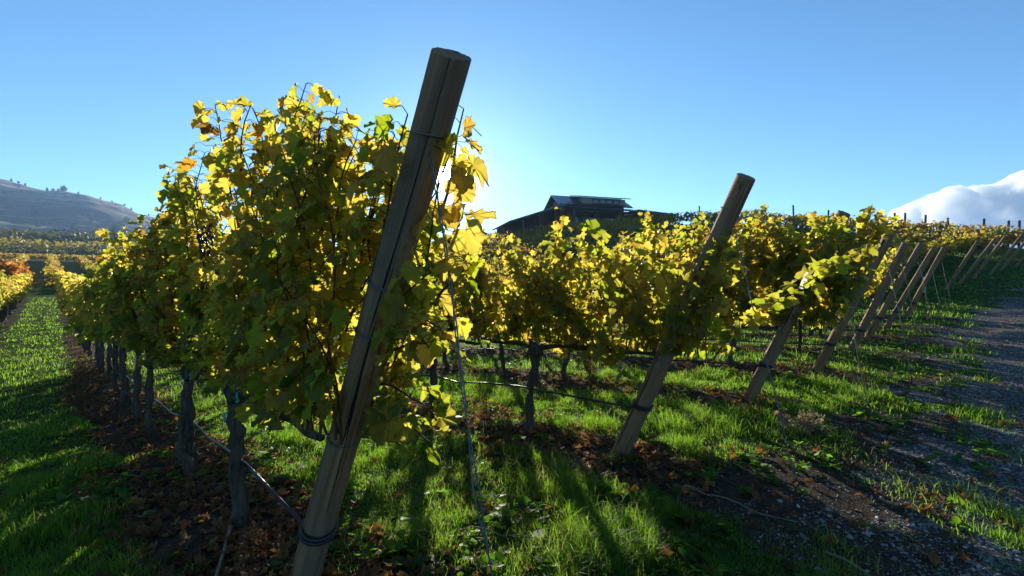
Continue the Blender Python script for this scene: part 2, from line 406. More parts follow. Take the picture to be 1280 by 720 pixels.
def hill_z(az, Rr):
    E = np.interp(np.degrees(az), *CREST)
    s = np.clip((Rr - 560) / (1750 - 560), 0, 1.6)
    top = E * 1750 + 1.3
    base = np.where(np.degrees(az) < -15, 34, -6)
    prof = np.where(s < 1, .55 * s ** 1.25 + .45 * sstep(0, 1, s), 1 - (s - 1) * .55)
    ax, ay = Rr * np.sin(az), Rr * np.cos(az)
    lump = (fbm(ax * .0035, ay * .0035, 51, 5) - .5)
    k = sstep(0, .3, s) * (1 - sstep(.85, 1.0, s)) + .12
    near_ridge = 26 * np.exp(-((Rr - 1050) / 150) ** 2) * sstep(-47, -43, np.degrees(az)) * (1 - sstep(-38, -30, np.degrees(az)))
    return base + (top - base) * prof + lump * 85 * k * np.clip(E / .12, .2, 1.2) + near_ridge * .9 + np.where(Rr < 600, (Rr - 600) * .16, 0)
def mat_hill():
    n = NT("dry_hillside"); p = n.pos(); mp = n.n("ShaderNodeMapping"); mp.inputs['Scale'].default_value = (.004, .004, .045); n.l(p, mp.inputs[0])
    a = n.noise(1, 7, .62, mp.outputs[0], .5); b = n.noise(.09, 5, .7, p)
    c = n.ramp(a, [(.36, (.014, .018, .012)), (.46, (.035, .034, .024)), (.52, (.13, .11, .078)), (.60, (.40, .35, .26))])
    c = n.mix(n.ramp(b, [(.54, (0, 0, 0)), (.60, (1, 1, 1))]), c, (.030, .034, .018))
    return n.out(n.principled(c, 1.0, .05, n.bump(b, .6, 3.0)))
M_HILL = mat_hill()
def hills():
    az = np.radians(np.linspace(-105, 105, 520)); rr = np.concatenate([np.linspace(500, 1900, 170), np.linspace(1930, 3000, 14)])
    A, RR = np.meshgrid(az, rr, indexing='ij'); Z = hill_z(A, RR)
    V = np.stack([RR * np.sin(A), RR * np.cos(A), Z], -1).reshape(-1, 3); n = len(rr)
    i = np.arange(len(az) - 1)[:, None] * n + np.arange(n - 1)[None, :]
    F = np.stack([i, i + 1, i + n + 1, i + n], -1).reshape(-1, 4)
    tag(link("hills", np_mesh("hills", V, [F], [M_HILL])), kind='structure')
hills()

# ------------------------------------------------------------------ leaf shapes
def leaf_fine():
    half = [(.09, -.06), (.20, -.13), (.33, -.10), (.43, .0), (.52, .09), (.50, .18), (.53, .27), (.44, .33), (.51, .42), (.61, .54), (.53, .60), (.52, .69), (.41, .70), (.31, .71), (.32, .82), (.21, .86), (.16, .96), (.07, .98)]
    lob = {4: 1, 9: 1}
    out = [(0, .02)] + half + [(0, 1.06)] + [(-x, y) for x, y in half[::-1]]
    vein = [1.0] + [1.0 if i in lob else 0.0 for i in range(len(half))] + [1.0] + [1.0 if i in lob else 0.0 for i in range(len(half))][::-1]
    return leaf_tpl(out, vein, [.5])
def leaf_mid():
    half = [(.20, -.12), (.38, -.02), (.53, .13), (.37, .33), (.62, .55), (.48, .66), (.27, .66), (.24, .88)]
    out = [(0, .02)] + half + [(0, 1.06)] + [(-x, y) for x, y in half[::-1]]
    v = [0, 0, 1, 0, 1, 0, 0, 0]
    return leaf_tpl(out, [1.0] + v + [1.0] + v[::-1], [])
def leaf_tpl(out, vein, rings):
    out = np.array(out, float); n = len(out); c = np.array([0, .16])
    V = [np.append(c, 1.0)]; P = [c]; VE = [1.0]; ED = [0.0]
    levels = rings + [1.0]
    for f in levels:
        for p, v in zip(out, vein):
            P.append(c + (p - c) * f); VE.append(v); ED.append(f)
    F3 = [(0, 1 + (j + 1) % n, 1 + j) for j in range(n)]; F4 = []
    for L in range(len(levels) - 1):
        a, b = 1 + L * n, 1 + (L + 1) * n
        F4 += [(a + j, b + j, b + (j + 1) % n, a + (j + 1) % n) for j in range(n)]
    return np.array(P), np.array(VE, float), np.array(ED, float), np.array(F3)[:, ::-1], np.array(F4)
def leaf_far():
    P = np.array([(0, 0), (.52, .25), (.40, .78), (0, 1.05), (-.40, .78), (-.52, .25)], float)
    return P, np.zeros(6), np.array([0, 1, 1, 1, 1, 1.]), np.zeros((0, 3), int), np.array([(0, 1, 2, 3), (0, 3, 4, 5)])
LF, LM, LFAR = leaf_fine(), leaf_mid(), leaf_far()
def nrmz(a): return a / (np.linalg.norm(a, axis=-1, keepdims=True) + 1e-9)
def leaves_mesh(name, tpl, P, T, N, size, rnd, mat, rng, curl=1.0):
    tp, ve, ed, f3, f4 = tpl; n, m = len(P), len(tp)
    T = nrmz(T); X = nrmz(np.cross(T, N)); N = np.cross(X, T)
    dx, dy = tp[:, 0], tp[:, 1] - .16; rad = np.hypot(dx, dy); rm = rad[ed > .99].mean() if (ed > .99).any() else 1.0
    lobe = np.where(ed > .99, (rad - rm) / rm, 0) if m > 8 else np.zeros(m)
    q = 1 + rng.uniform(-.55, .40, (n, 1)) * lobe[None] + rng.normal(0, .035, (n, m)) * (ed[None] > .99) * (m > 8)
    x = dx[None] * q * (1 + rng.normal(0, .09, (n, 1))); y = dy[None] * q + .16
    fold = rng.uniform(-.10, .60, (n, 1)) * curl; dr = rng.uniform(-.10, .55, (n, 1)) * curl; tw = rng.normal(0, .22, (n, 1)) * curl
    ph = rng.uniform(0, 6.28, (n, 1))
    z = fold * np.abs(x) - dr * y * y + tw * x * y + (.08 * curl) * np.sin(7 * np.arctan2(x, y - .16) + ph) * ed[None, :]
    x = x + .10 * rng.normal(0, 1, (n, 1)) * y * y
    V = P[:, None, :] + size[:, None, None] * (x[..., None] * X[:, None] + y[..., None] * T[:, None] + z[..., None] * N[:, None])
    off = (np.arange(n) * m)[:, None, None]
    F = []
    if len(f4): F.append((f4[None] + off).reshape(-1, 4))
    if len(f3): F.append((f3[None] + off).reshape(-1, 3))
    return np_mesh(name, V.reshape(-1, 3), F, [mat], True, {'rnd': np.repeat(rnd, m), 'vein': np.tile(ve, n), 'edge': np.tile(ed, n)})

# ------------------------------------------------------------------ grapevines
HC = .84
def grow(rng, arm=(-.68, .68), nshoot=17, ln=(.8, 1.25), lean=0., node=.047, lat=.75, droop=.16, wide=.30, top=1.86, yb=0., pet=False, extra=(), ymax=.38, sz=1.0, zmin=.62, tap=.45, ypos=.5):
    P, T, N, S, RD = [], [], [], [], []; canes = []; pets = []
    starts = [(rng.uniform(*arm), None) for _ in range(nshoot)] + list(extra)
    for q, (x0, ov) in enumerate(starts):
        if ov is None and q < nshoot: x0 = arm[0] + (arm[1] - arm[0]) * (q + rng.uniform(.1, .9)) / nshoot
        p = np.array([x0, rng.normal(0, .02), HC + .03]); L = rng.uniform(*ln)
        d = np.array([rng.normal(0, .30) + lean, rng.normal(yb, wide), 1.0]); g0 = .012
        if ov is not None:
            p = np.array(ov[0], float); d = np.array(ov[1], float); L = ov[2]; g0 = ov[3]
        elif rng.random() < droop:
            d = np.array([rng.normal(0, .6), rng.choice([-1, 1]) * .9, .35]); g0 = .10; L *= .75
        d /= np.linalg.norm(d); n = int(L / node); path = [p.copy()]
        tone = rng.normal(0, .10)
        for k in range(n):
            p = p + d * node; path.append(p.copy())
            g = g0 + (.075 if p[2] > top else 0) * rng.uniform(.3, 1.2)
            d = d + np.array([rng.normal(0, .09), rng.normal(0, .10) - (.17 * p[1] if ov is None and g0 < .05 else 0), -g]); d /= np.linalg.norm(d)
            if ov is None and abs(p[1]) > ymax * (1 - tap * sstep(1.25, 2.0, p[2])) or p[2] > top + .26 * (q % 3) / 2: break   # shoots are topped and pushed between the wires
            if ov is not None and p[2] > 2.36: break
            if (p[1] > .20 and p[2] < .95) or p[1] > ypos: break
            if k < 1: continue
            f = 1 - .42 * max(0, (k - n + 4) / 4)
            for l in range(1 + (rng.random() < lat) + (rng.random() < lat * .35)):
                side = (-1) ** k * (1 if l == 0 else rng.choice([-1, 1]))
                pd = np.array([rng.normal(0, .65), side * .85 + rng.normal(0, .25), .30 + rng.normal(0, .3)]); pd -= d * pd.dot(d) * .6; pd /= np.linalg.norm(pd)
                pl = rng.uniform(.035, .075) if l == 0 else rng.uniform(.03, .09)
                b = p + pd * pl
                if b[2] < zmin and rng.random() < .88: continue
                P.append(b); T.append(pd * .7 + np.array([0, 0, -.75]) + rng.normal(0, .38, 3))
                N.append(pd * .75 + np.array([0, 0, .55]) + rng.normal(0, .42, 3))
                S.append(sz * (rng.uniform(.066, .142) if l == 0 else rng.uniform(.05, .11)) * f)
                RD.append(np.clip(rng.beta(1.9, 2.4) * .95 + tone + .17 * (p[2] - 1.45) - .05, 0, 1))
                if pet: pets.append((p.copy(), b))
        canes.append(np.array(path))
    return [np.array(a) for a in (P, T, N, S, RD)], canes, pets
def trunk_mb(rng, h=.80, r0=.05, lean=.05, double=False, k=14):
    mb = MB()
    for q in range(2 if double else 1):
        n = 16; t = np.linspace(0, 1, n)
        ox, oy = (rng.normal(0, .015), rng.normal(0, .02)) if not double else ((-.05, .09)[q], 0)
        bx, by = rng.normal(0, lean), rng.normal(0, lean)
        wx = np.cumsum(rng.normal(0, .013, n)); wy = np.cumsum(rng.normal(0, .011, n)); wx -= wx[-1] * t; wy -= wy[-1] * t
        X = ox * (1 - t) + .075 * (1 - t) + bx * np.sin(t * 2.2) * .8 * (1 - t) + wx; Y = oy * (1 - t) + by * np.sin(t * 2.5) * .8 * (1 - t) + wy
        Z = -.08 + t * (h + .08)
        rad = .9 * r0 * (1.0 - .25 * t + .35 * np.exp(-t * 14)) * (1 + .13 * rng.normal(0, 1, n)) * (.75 if double else 1)
        th = np.linspace(0, 2 * np.pi, k, endpoint=False)
        wob = 1 + .16 * np.sin(3 * th[None] + 4 * t[:, None] + rng.uniform(0, 6)) + .10 * np.sin(5 * th[None] - 6 * t[:, None]) + .07 * rng.normal(0, 1, (n, k))
        mb.tube(np.stack([X, Y, Z], -1), rad, k, True, wob)
    # gnarled head
    mb.tube([(-.05, 0, h - .06), (0, 0, h + .0), (.05, .0, h + .05)], [.045, .062, .03], 10, True, 1 + .15 * rng.normal(0, 1, (3, 10)))
    return mb
def cordon_mb(rng, arm, canes, pets, h=.80, k=7):
    mb = MB()
    for e in arm:
        n = 14; t = np.linspace(0, 1, n); x = e * t
        y = np.cumsum(rng.normal(0, .006, n)); z = h + .04 * (1 - np.exp(-t * 6)) + np.cumsum(rng.normal(0, .004, n))
        mb.tube(np.stack([x, y, z], -1), .026 * (1 - .45 * t) * (1 + .16 * rng.normal(0, 1, n)), 8, True, 1 + .13 * rng.normal(0, 1, (n, 8)))
    mc = MB()
    for c in canes:
        cc = c[::2] if len(c) > 6 else c
        if len(cc) < 3: continue
        mc.tube(cc, np.linspace(.0055, .0022, len(cc)), 5, False)
    for a, b in pets:
        mid = (a + b) / 2 + np.array([0, 0, .012]); mc.tube([a, mid, b], [.0016, .0013, .0012], 3, False)
    return mb, mc
def vine_meshes(seed, tpl, mat, name, arm=(-.68, .68), pet=False, double=False, thin=1.0, big=1.0, r0=.05, gap=None, **kw):
    rng = np.random.default_rng(seed)
    (P, T, N, S, RD), canes, pets = grow(rng, arm=arm, pet=pet, **kw)
    if thin < 1:
        keep = rng.random(len(P)) < thin; P, T, N, S, RD = P[keep], T[keep], N[keep], S[keep] * big, RD[keep]
    if gap:      # few leaves grow out on the lane side of the end post
        u0, ub, ut, h, vk, pk = gap; uu = u0 + P[:, 0]; vv = vk - P[:, 1]; s = vv / vk           # follow the lane-side slant of the gap
        zz = 1.3 + (P[:, 2] - 1.3) / np.maximum(s, .2); ua = ub + (ut - ub) * zz / h; off = uu / np.maximum(s, .2) - ua
        keep = (s > 1.17) | (off > .07) | (off < -.17) | (rng.random(len(P)) < pk); zt = P[:, 2]; keep &= (zt < np.where(uu < 1.5, 1.96, np.where(uu < 1.95, 2.16, 2.48))) if vk < 1 else ((s > .93) | (zt > 1.4) | (rng.random(len(P)) < .12) | (pk < .8)); keep &= uu > .78 if vk < 1 else uu > ut + (.15 if pk < .8 else .03)
        if vk < 1:     # the gap in the leaves the sun shines through
            lx, ly = uv2xy(uu, vv); D3 = nrmz(np.stack([lx, ly, P[:, 2] - 1.36], -1)); keep &= ((D3 @ np.array(sd)) < math.cos(R(3.0))) & (lx / ly < -.045); P, T, N, S, RD = P[keep], T[keep], N[keep], S[keep], RD[keep]
        if vk < 1:     # shoots cut back at the row end
            def past(c):
                cx, cy = uv2xy(u0 + c[:, 0], vk - c[:, 1]); w = np.nonzero((cx / cy > -.055) | (c[:, 2] > np.where(u0 + c[:, 0] < 1.5, 1.95, np.where(u0 + c[:, 0] < 1.95, 2.15, 2.47))))[0]; return w[0] if len(w) else len(c)
            canes = [c[:past(c)] for c in canes]; pets = [q for q, kk in zip(pets, keep) if kk]
    crown = leaves_mesh("crown", tpl, P, T, N, S, RD, mat, rng)
    tm = trunk_mb(rng, r0=r0, double=double).mesh("trunk", M_BARK)
    a, c = cordon_mb(rng, (max(arm[0], gap[1] + (gap[2] - gap[1]) * .84 / gap[3] + .09 - gap[0]) if gap else arm[0], arm[1]), canes, pets)
    return tm, a.mesh("cordon", M_BARK), c.mesh("canes", M_CANE), crown
def place_vine(ms, u, v, label, group, flip=False, rz=0., s=1.0, parts=True):
    x, y = uv2xy(u, v)
    t = empty("grapevine", (x, y, gz(u, v) - .01), (0, 0, ROT_U + (math.pi if flip else 0) + rz)); t.scale = (1, 1, s)
    tag(t, label, "grapevine", group)
    link("trunk", ms[0], t)
    if parts: link("cordon", ms[1], t); link("cane", ms[2], t)['kind'] = 'stuff'
    link("crown", ms[3], t)
    return t
ORD = ["first", "second", "third", "fourth", "fifth", "sixth", "seventh", "eighth", "ninth", "tenth", "eleventh", "twelfth"]
HERO = [
    # around and past the big post: long shoots toward the headland, some hanging past it
    vine_meshes(11, LF, M_LEAF, "hero", arm=(-1.5, .62), pet=True, nshoot=52, ln=(.85, 1.45), lat=1, node=.042, droop=.10, wide=.28, top=2.10, r0=.044, gap=(2.93, 2.00, .97, 1.92, V0, .05), ymax=.32, ypos=.13, sz=.66, zmin=.88,
                extra=[(0, ((-1.25, y0, .9), (-.72 + dx, y1, 1), L, .004)) for y0, dx, y1, L in ((-.16, .0, -.05, 1.15), (-.20, .10, -.06, 1.2), (-.17, -.06, -.06, 1.0), (-.22, .05, .0, 1.1))] +
                      [(0, ((x0, y0, z0), (dx, dy, dz), L, g)) for x0, y0, z0, dx, dy, dz, L, g in (
                       (-1.85, -.18, 1.45, -.5, .05, .45, .38, .02), (-1.80, -.2, 1.52, -.5, -.1, .7, .42, .02), (-1.78, -.17, 1.35, -.55, .1, .3, .36, .04), (-1.75, -.2, 1.6, -.35, 0, .7, .34, .02),
                       (-1.55, -.10, 1.15, -.6, -.05, .25, .45, .05), (-1.5, -.12, 1.05, -.6, .02, .1, .42, .06), (-1.45, -.14, .95, -.5, -.1, 0, .40, .07), (-1.4, -.10, 1.25, -.8, -.1, .2, .45, .05), (-1.35, -.14, .92, -.35, .0, -.1, .38, .08),
                       (-1.6, -.1, 1.3, -.7, .0, .1, .42, .07), (-.75, 0, 1.65, .1, .0, 1, .55, .01), (-.5, .05, 1.75, -.1, .1, 1, .60, .01), (-1.1, -.05, 1.25, -.35, .0, 1, .75, .005), (-1.0, .06, 1.3, -.40, .0, 1, .75, .005), (-.9, -.1, 1.3, -.35, .05, 1, .8, .005), (-1.15, -.12, 1.1, -.40, .0, 1, .9, .005), (-.8, .05, 1.4, -.3, .0, 1, .7, .005), (-1.2, -.18, 1.3, -.45, 0, 1, .75, .005), (-1.05, -.08, 1.45, -.3, 0, 1, .6, .01), (-.95, .0, 1.5, -.35, .0, 1, .6, .01), (-1.15, -.1, 1.55, -.25, 0, 1, .5, .015), (-.7, -.05, 1.4, -.35, 0, 1, .8, .005), (-.6, .0, 1.5, -.3, 0, 1, .75, .005), (-1.3, -.15, 1.5, -.3, 0, .8, .5, .02), (-1.25, -.2, 1.4, -.3, 0, 1, .6, .01), (-1.4, -.18, 1.5, -.25, .05, 1, .5, .01), (-1.1, -.2, 1.3, -.2, .0, 1, .75, .008), (-1.0, -.16, 1.5, -.2, .05, 1, .6, .01), (-1.5, -.2, 1.35, -.2, 0, 1, .6, .015), (-.85, -.1, 1.6, -.15, 0, 1, .6, .01), (-.62, -.05, 1.7, -.1, .05, 1, .75, .012), (-.5, .03, 1.75, .15, .0, 1, .7, .02), (-.35, -.1, 1.7, -.25, .0, 1, .8, .015), (-.1, .0, 1.7, .1, .05, 1, .75, .02), (.15, -.05, 1.7, -.1, 0, 1, .8, .02), (-.75, -.15, 1.7, .05, .0, 1, .65, .02), (.3, .05, 1.6, .2, 0, 1, .8, .02))]),
    vine_meshes(12, LF, M_LEAF, "hero", arm=(-.62, .85), pet=True, double=True, nshoot=41, ln=(1.0, 1.75), lat=1, node=.042, droop=.10, wide=.25, top=2.18, r0=.050, tap=.2, ymax=.33, ypos=.22, sz=.68, zmin=.86),
    vine_meshes(13, LF, M_LEAF, "hero", arm=(-.85, .70), pet=True, nshoot=41, ln=(1.0, 1.75), lat=1, node=.042, droop=.10, wide=.25, top=2.2, r0=.040, tap=.2, ymax=.33, sz=.74, zmin=.84),
]
MID = [vine_meshes(30 + i, LM, M_LEAF, "mid", arm=(-.72, .72), nshoot=26, ln=(.75, 1.2), lat=1, sz=.86, zmin=.74, droop=.16, wide=.30, top=1.80, r0=.044 + .004 * (i % 3), double=(i == 4)) for i in range(6)]
EX2 = [(0, ((x0, y0, z0), (dx, dy, 1), L, .01)) for x0, y0, z0, dx, dy, L in ((-1.6, .12, 1.1, -.1, .1, .95), (-1.7, .05, 1.2, -.15, .0, .9), (-1.5, .15, 1.3, -.05, .05, .8), (-1.75, .1, 1.0, -.1, .05, 1.0), (-1.85, .12, 1.15, -.1, .05, .9), (-1.9, .02, 1.25, -.12, 0, .85), (-1.4, .1, 1.2, .05, .1, .85), (-1.65, -.1, 1.2, -.1, -.05, .9), (-1.55, .0, 1.4, -.1, .05, .7))]
FIRST = {k: vine_meshes(40 + k, LM, M_LEAF, "first", arm=(-a, .72), nshoot=int(28 + a * 14), ln=(1.0, 1.5) if k == 2 else (.8, 1.2), lat=1, sz=.84, droop=.18, wide=.30, top=2.05 if k == 2 else 1.84, r0=.046, zmin=.70, extra=EX2 if k == 2 else (), gap=(2.76 - .08 * k, ub, ut, 1.9, V0 + DV * k, pk))
         for k, a, ub, ut, pk in ((1, 1.55, 1.81, .94, .40), (2, 1.75, 1.61, .78, .85), (3, 1.35, 1.43, .61, .12), (4, 1.25, 1.35, .62, .12), (5, 1.15, 1.36, .53, .1), (6, 1.05, 1.26, .43, .1), (7, .95, 1.05, .30, .1))}
SPARSE = [vine_meshes(80 + i, LM, M_LEAF, "sparse", arm=(-.72, .72), nshoot=7, ln=(.55, .95), lat=.55, droop=.06, wide=.22, top=1.6, r0=.045) for i in range(3)]  # mostly hidden rear-row crowns, thinned to let sunlight through to the lanes
FAR = [vine_meshes(50 + i, LFAR, M_LEAF_FAR, "far", arm=(-.72, .72), nshoot=18, ln=(.8, 1.25), lat=.8, droop=.2, wide=.30, top=1.88, thin=.62, big=1.3) for i in range(4)]
rv = random.Random(4)
def vine_row(k, us, desc, far_from, hero=False, mid_to=9.0):
    v = V0 + DV * k
    for i, u in enumerate(us):
        if hero and i < 3: ms, fl = HERO[i], False
        elif i == 0: ms, fl = FIRST[k], False
        elif (k > 1 and u > (6.2, 4.9, 3.6)[min(k, 3) - 1]): ms, fl = SPARSE[(i + k) % 3], rv.random() < .5
        elif u < mid_to: ms, fl = MID[(i * 5 + k * 2) % 6], rv.random() < .5
        else: ms, fl = FAR[(i * 3 + k) % 4], rv.random() < .5
        if i < far_from:
            lab = f"yellow-green grapevine, {ORD[i]} trunk in from the leaning post of the {desc}"; grp = f"grapevines of the {desc}"
        else:
            lab = f"small grapevine in the far merging stretch of the {desc}"; grp = f"far grapevines of the {desc}"
        place_vine(ms, u + (0 if (hero and i < 3) or i == 0 else rv.uniform(-.08, .08)), v + rv.uniform(-.03, .03), lab, grp, fl, rv.uniform(-.05, .05), 1 if hero and i < 3 else rv.uniform(.95, 1.06) * (1.12 if hero else 1), u < 14)
uA = [2.93, 4.12, 5.85, 7.1, 8.5, 9.9]
while uA[-1] < 62: uA.append(uA[-1] + 1.32)
vine_row(0, uA, "nearest row", 10, True, 12)
def seq(a, b, d=1.45):
    o = []
    while a < b: o.append(a); a += d
    return o
ROWN = ["nearest row", "second row", "third row", "fourth row", "fifth row", "sixth row", "seventh row", "eighth row"]
for k in range(1, 8):
    vine_row(k, seq(2.76 - .08 * k, (17, 16, 15, 14, 13, 12, 12)[k - 1]), ROWN[k], 4, False, 8 if k < 4 else 5)
# the row on the far side of the grass lane at the left
for i, u in enumerate(seq(17, 62, 1.35)):
    place_vine(FAR[(i * 3) % 4] if u > 30 else MID[i % 6], u, V0 - DV, "yellow grapevine in the row across the grass lane, left edge of the picture", "grapevines across the grass lane", rv.random() < .5, 0, rv.uniform(.95, 1.1), u < 30)
# ------------------------------------------------------------------ end posts, wires, hoses
def post_meshes(seed, L, r):
    rng = np.random.default_rng(seed); mb = MB(); n = 48; k = 44; t = np.linspace(0, 1, n); z = -.25 + t * (L + .25)
    th = np.linspace(0, 2 * np.pi, k, endpoint=False)
    wob = 1 + .03 * np.sin(2 * th[None] + 1.5 * t[:, None] + seed) + .005 * rng.normal(0, 1, (n, k))
    # a deep drying crack
    wob[:, :] -= .10 * np.exp(-((th[None] - 2.2 - .25 * t[:, None]) / .09) ** 2) * sstep(.35, .6, t[:, None])
    X = .006 * np.sin(t * 3 + seed); Y = .006 * np.cos(t * 2.3 + seed)
    rad = r * (1.04 - .07 * t)
    for q in range(11):
        a0 = rng.uniform(0, 6.28); t0 = rng.uniform(0, 1.0); L0 = rng.uniform(.06, .34)
        wob -= rng.uniform(.04, .13) * np.exp(-(((th[None] - a0 - .2 * (t[:, None] - t0) + np.pi) % (2 * np.pi) - np.pi) / .075) ** 2) * np.exp(-((t[:, None] - t0) / L0) ** 4)
    lump = np.array([vnoise(np.cos(th) * 1.4 + 5 * seed, np.sin(th) * 1.4 + tt * 7, seed % 50) for tt in t]); wob += (lump - .5) * .13
    pts = np.stack([X, Y, z], -1)
    mb.tube(pts, rad, k, False, wob)
    V = mb.V[0]; rim = V[-k:].copy(); top = V[:, 2] > L - .045                      # sloping saw cut
    sl = lambda Q: Q[:, 0] * .24 + Q[:, 1] * .14
    f = np.clip((V[:, 2] - L + .05) / .05, 0, 1); V[:, 2] += sl(V) * f
    cen = rim.mean(0); D = [rim]
    for q in (.97, .66, .33): D.append(cen + (rim - cen) * q)
    D = np.vstack(D); D[:, 2] += sl(D) + np.repeat([0, .002, .001, -.002], k) + rng.normal(0, .0008, 4 * k); n0 = len(D)
    D = np.vstack([D, [[cen[0], cen[1], L]]]); F4 = [(a * k + b, a * k + (b + 1) % k, (a + 1) * k + (b + 1) % k, (a + 1) * k + b) for a in range(3) for b in range(k)]
    mb.add(D, F4, [(3 * k + b, 3 * k + (b + 1) % k, n0) for b in range(k)])
    return mb.mesh("shaft", M_POST)
def ring(r, z, tilt, turns, rad, seed):
    rng = np.random.default_rng(seed); n = int(26 * turns); a = np.linspace(0, 2 * np.pi * turns, n)
    rr = r + rad * .8
    return np.stack([rr * np.cos(a), rr * np.sin(a), z + tilt * np.cos(a + 1) + np.linspace(0, rad * 2.3 * turns, n)], -1)
POSTS = [  # row, base u, top u, top height above base, radius
    (0, 2.00, .97, 1.92, .056), (1, 1.81, .94, 1.93, .058), (2, 1.61, .78, 1.90, .056), (3, 1.43, .61, 1.90, .058), (4, 1.35, .62, 1.82, .060),
    (5, 1.36, .53, 1.88, .058), (6, 1.26, .43, 1.84, .056), (7, 1.05, .30, 1.85, .056)]
POST_LAB = ["tallest weathered round post leaning across the sun, nearest the viewer", "thick leaning wooden post second from the big foreground post, hose looped near its foot",
            "leaning wooden post third along the row ends, its top buried in leaves", "pale leaning post fourth along the row ends, hose tied at knee height", "brown leaning post fifth along the row ends",
            "leaning post sixth along the row ends, double hose loop near its middle", "leaning post seventh along the row ends", "leaning post eighth along the row ends, last before the dark gap"]
def lean_frame(ub, ut, h, v, vt=None):
    xb, yb = uv2xy(ub, v); xt, yt = uv2xy(ut, v if vt is None else vt)
    zb = gz(ub, v); A = Vector((xb, yb, zb)); B = Vector((xt, yt, zb + h))
    return A, B, (B - A).normalized().to_track_quat('Z', 'Y').to_euler(), (B - A).length
M_STRAP = M_HOSE
def make_post(i, ub, ut, h, r, v, label, group, wires=True):
    A, B, rot, L = lean_frame(ub, ut, h, v)
    p = empty("end_post", A, rot); tag(p, label, "post", group)
    link("shaft", post_meshes(100 + i, L, r), p)
    if wires:
        for q, (f, tu) in enumerate(((.39, 1.6), (.60, 2.2), (.68, 1.7), (.90, 1.3))):
            mb = MB(); mb.tube(ring(r * 1.0, L * f, .006 + .004 * (q % 2), tu, .0022, i * 7 + q), .0022, 5, True); link("wire_wrap", mb.mesh("wire_wrap", M_WIRE), p)
        f = .165 if i == 0 else .20
        mb = MB(); mb.tube(ring(r * 1.02, L * f, .008, 2.1 if i != 5 else 3.1, .0085, i), .0085, 8, True); link("hose_loop", mb.mesh("hose_loop", M_HOSE), p)
    return A, B, L
PG = "leaning end posts of the vine rows"
for i, ub, ut, h, r in POSTS:
    v = V0 + DV * i
    A, B, L = make_post(i, ub, ut, h, r, v, POST_LAB[i], PG)
    # guy wire: two twisted strands down to a ground anchor with an eye
    P1 = A.lerp(B, .90); au = ut - (.27 if i < 2 else .18); ax, ay = uv2xy(au, v); P2 = Vector((ax, ay, gz(au, v) + .16))
    t = tag(empty("guy_wire", (ax, ay, gz(au, v))), f"twisted guy wire from the {['tallest nearest','second','third','fourth','fifth','sixth','seventh','eighth'][i]} leaning post down to its ground anchor", "guy wire", "guy wires of the end posts")
    o = np.array([ax, ay, gz(au, v)])
    n = 90; tt = np.linspace(0, 1, n)
    base = np.array(P1)[None] * (1 - tt[:, None]) + np.array(P2)[None] * tt[:, None] - o
    base[:, 0] += .012 * np.sin(tt * 9 + i) * tt * (1 - tt) * 2
    for s in (0, math.pi):
        mb = MB(); ph = tt * 60 * (1.2 - .8 * tt) + s; w = .0032 + .010 * np.exp(-((tt - .62) / .06) ** 2) * (1 if s else .2)
        q = base.copy(); q[:, 0] += w * np.cos(ph); q[:, 1] += w * np.sin(ph)
        mb.tube(q, .0021, 5, True); link("strand", mb.mesh("strand", M_WIRE), t)
    mb = MB(); mb.tube([(0, 0, -.1), (0, 0, .10), (.004, 0, .125)], .007, 8); a = np.linspace(0, 2 * np.pi, 17)
    mb.tube(np.stack([.018 * np.cos(a) + .004, a * 0, .143 + .018 * np.sin(a)], -1), .005, 6); link("anchor_rod", mb.mesh("anchor_rod", M_RUST), t)
    # hose and trellis wires along the row
    def axis_u(hh): return ub + (ut - ub) * hh / h
    ue = 40 if i == 0 else 16
    def strung(hh, sag, rad, k, nm, mat, label, cat, grp):
        us = np.concatenate([[axis_u(hh)], np.arange(2.9, ue, .45)]); z = np.array([gz(u, v) for u in us])
        base0 = gz(ub, v); z = np.where(us < 2.9, base0, z)
        x, y = uv2xy(us, np.full_like(us, v) + (.035 if nm == "drip_hose" else .0) * np.sign(us - 2.5))
        w = sag * np.abs(np.sin((us - 2.9) / 1.4 * math.pi)); jit = np.random.default_rng(i * 31 + int(hh * 100)).normal(0, sag * .25, len(us))
        mb = MB(); mb.tube(np.stack([x, y, z + hh - w + jit], -1), rad, k); tag(link(nm, mb.mesh(nm, mat)), label, cat, grp)
    strung(.39 if i else .36, .025, .0085, 7, "drip_hose", M_HOSE, f"black drip hose strung low under the {ROWN[i]}", "hose", "drip hoses")
    strung(.82, .004, .0016, 4, "trellis_wire", M_WIRE, f"lowest trellis wire carrying the vine arms of the {ROWN[i]}", "wire", "trellis wires")
    strung(1.16, .006, .0015, 4, "trellis_wire", M_WIRE, f"middle trellis wire running through the leaves of the {ROWN[i]}", "wire", "trellis wires")
    strung(1.50, .006, .0015, 4, "trellis_wire", M_WIRE, f"upper trellis wire running through the leaves of the {ROWN[i]}", "wire", "trellis wires")
# rusty stakes in the fifth and sixth rows
for k, u in ((4, 2.1), (5, 2.2)):
    v = V0 + DV * k; x, y = uv2xy(u, v); t = tag(empty("metal_stake", (x, y, gz(u, v)), (0, 0, ROT_U)), f"rust-brown upright stake under the leaves of the {ROWN[k]}", "stake", "rusty stakes")
    mb = MB(); mb.box((0, 0, .85), (.055, .012, 1.9)); mb.box((0, .02, .85), (.012, .045, 1.9)); link("profile", mb.mesh("profile", M_RUST, False), t)
    mb = MB(); mb.tube([(-.05, -.012, .82), (0, -.016, .84), (.05, -.012, .82)], .004, 6); link("wire_clip", mb.mesh("wire_clip", M_WIRE), t)
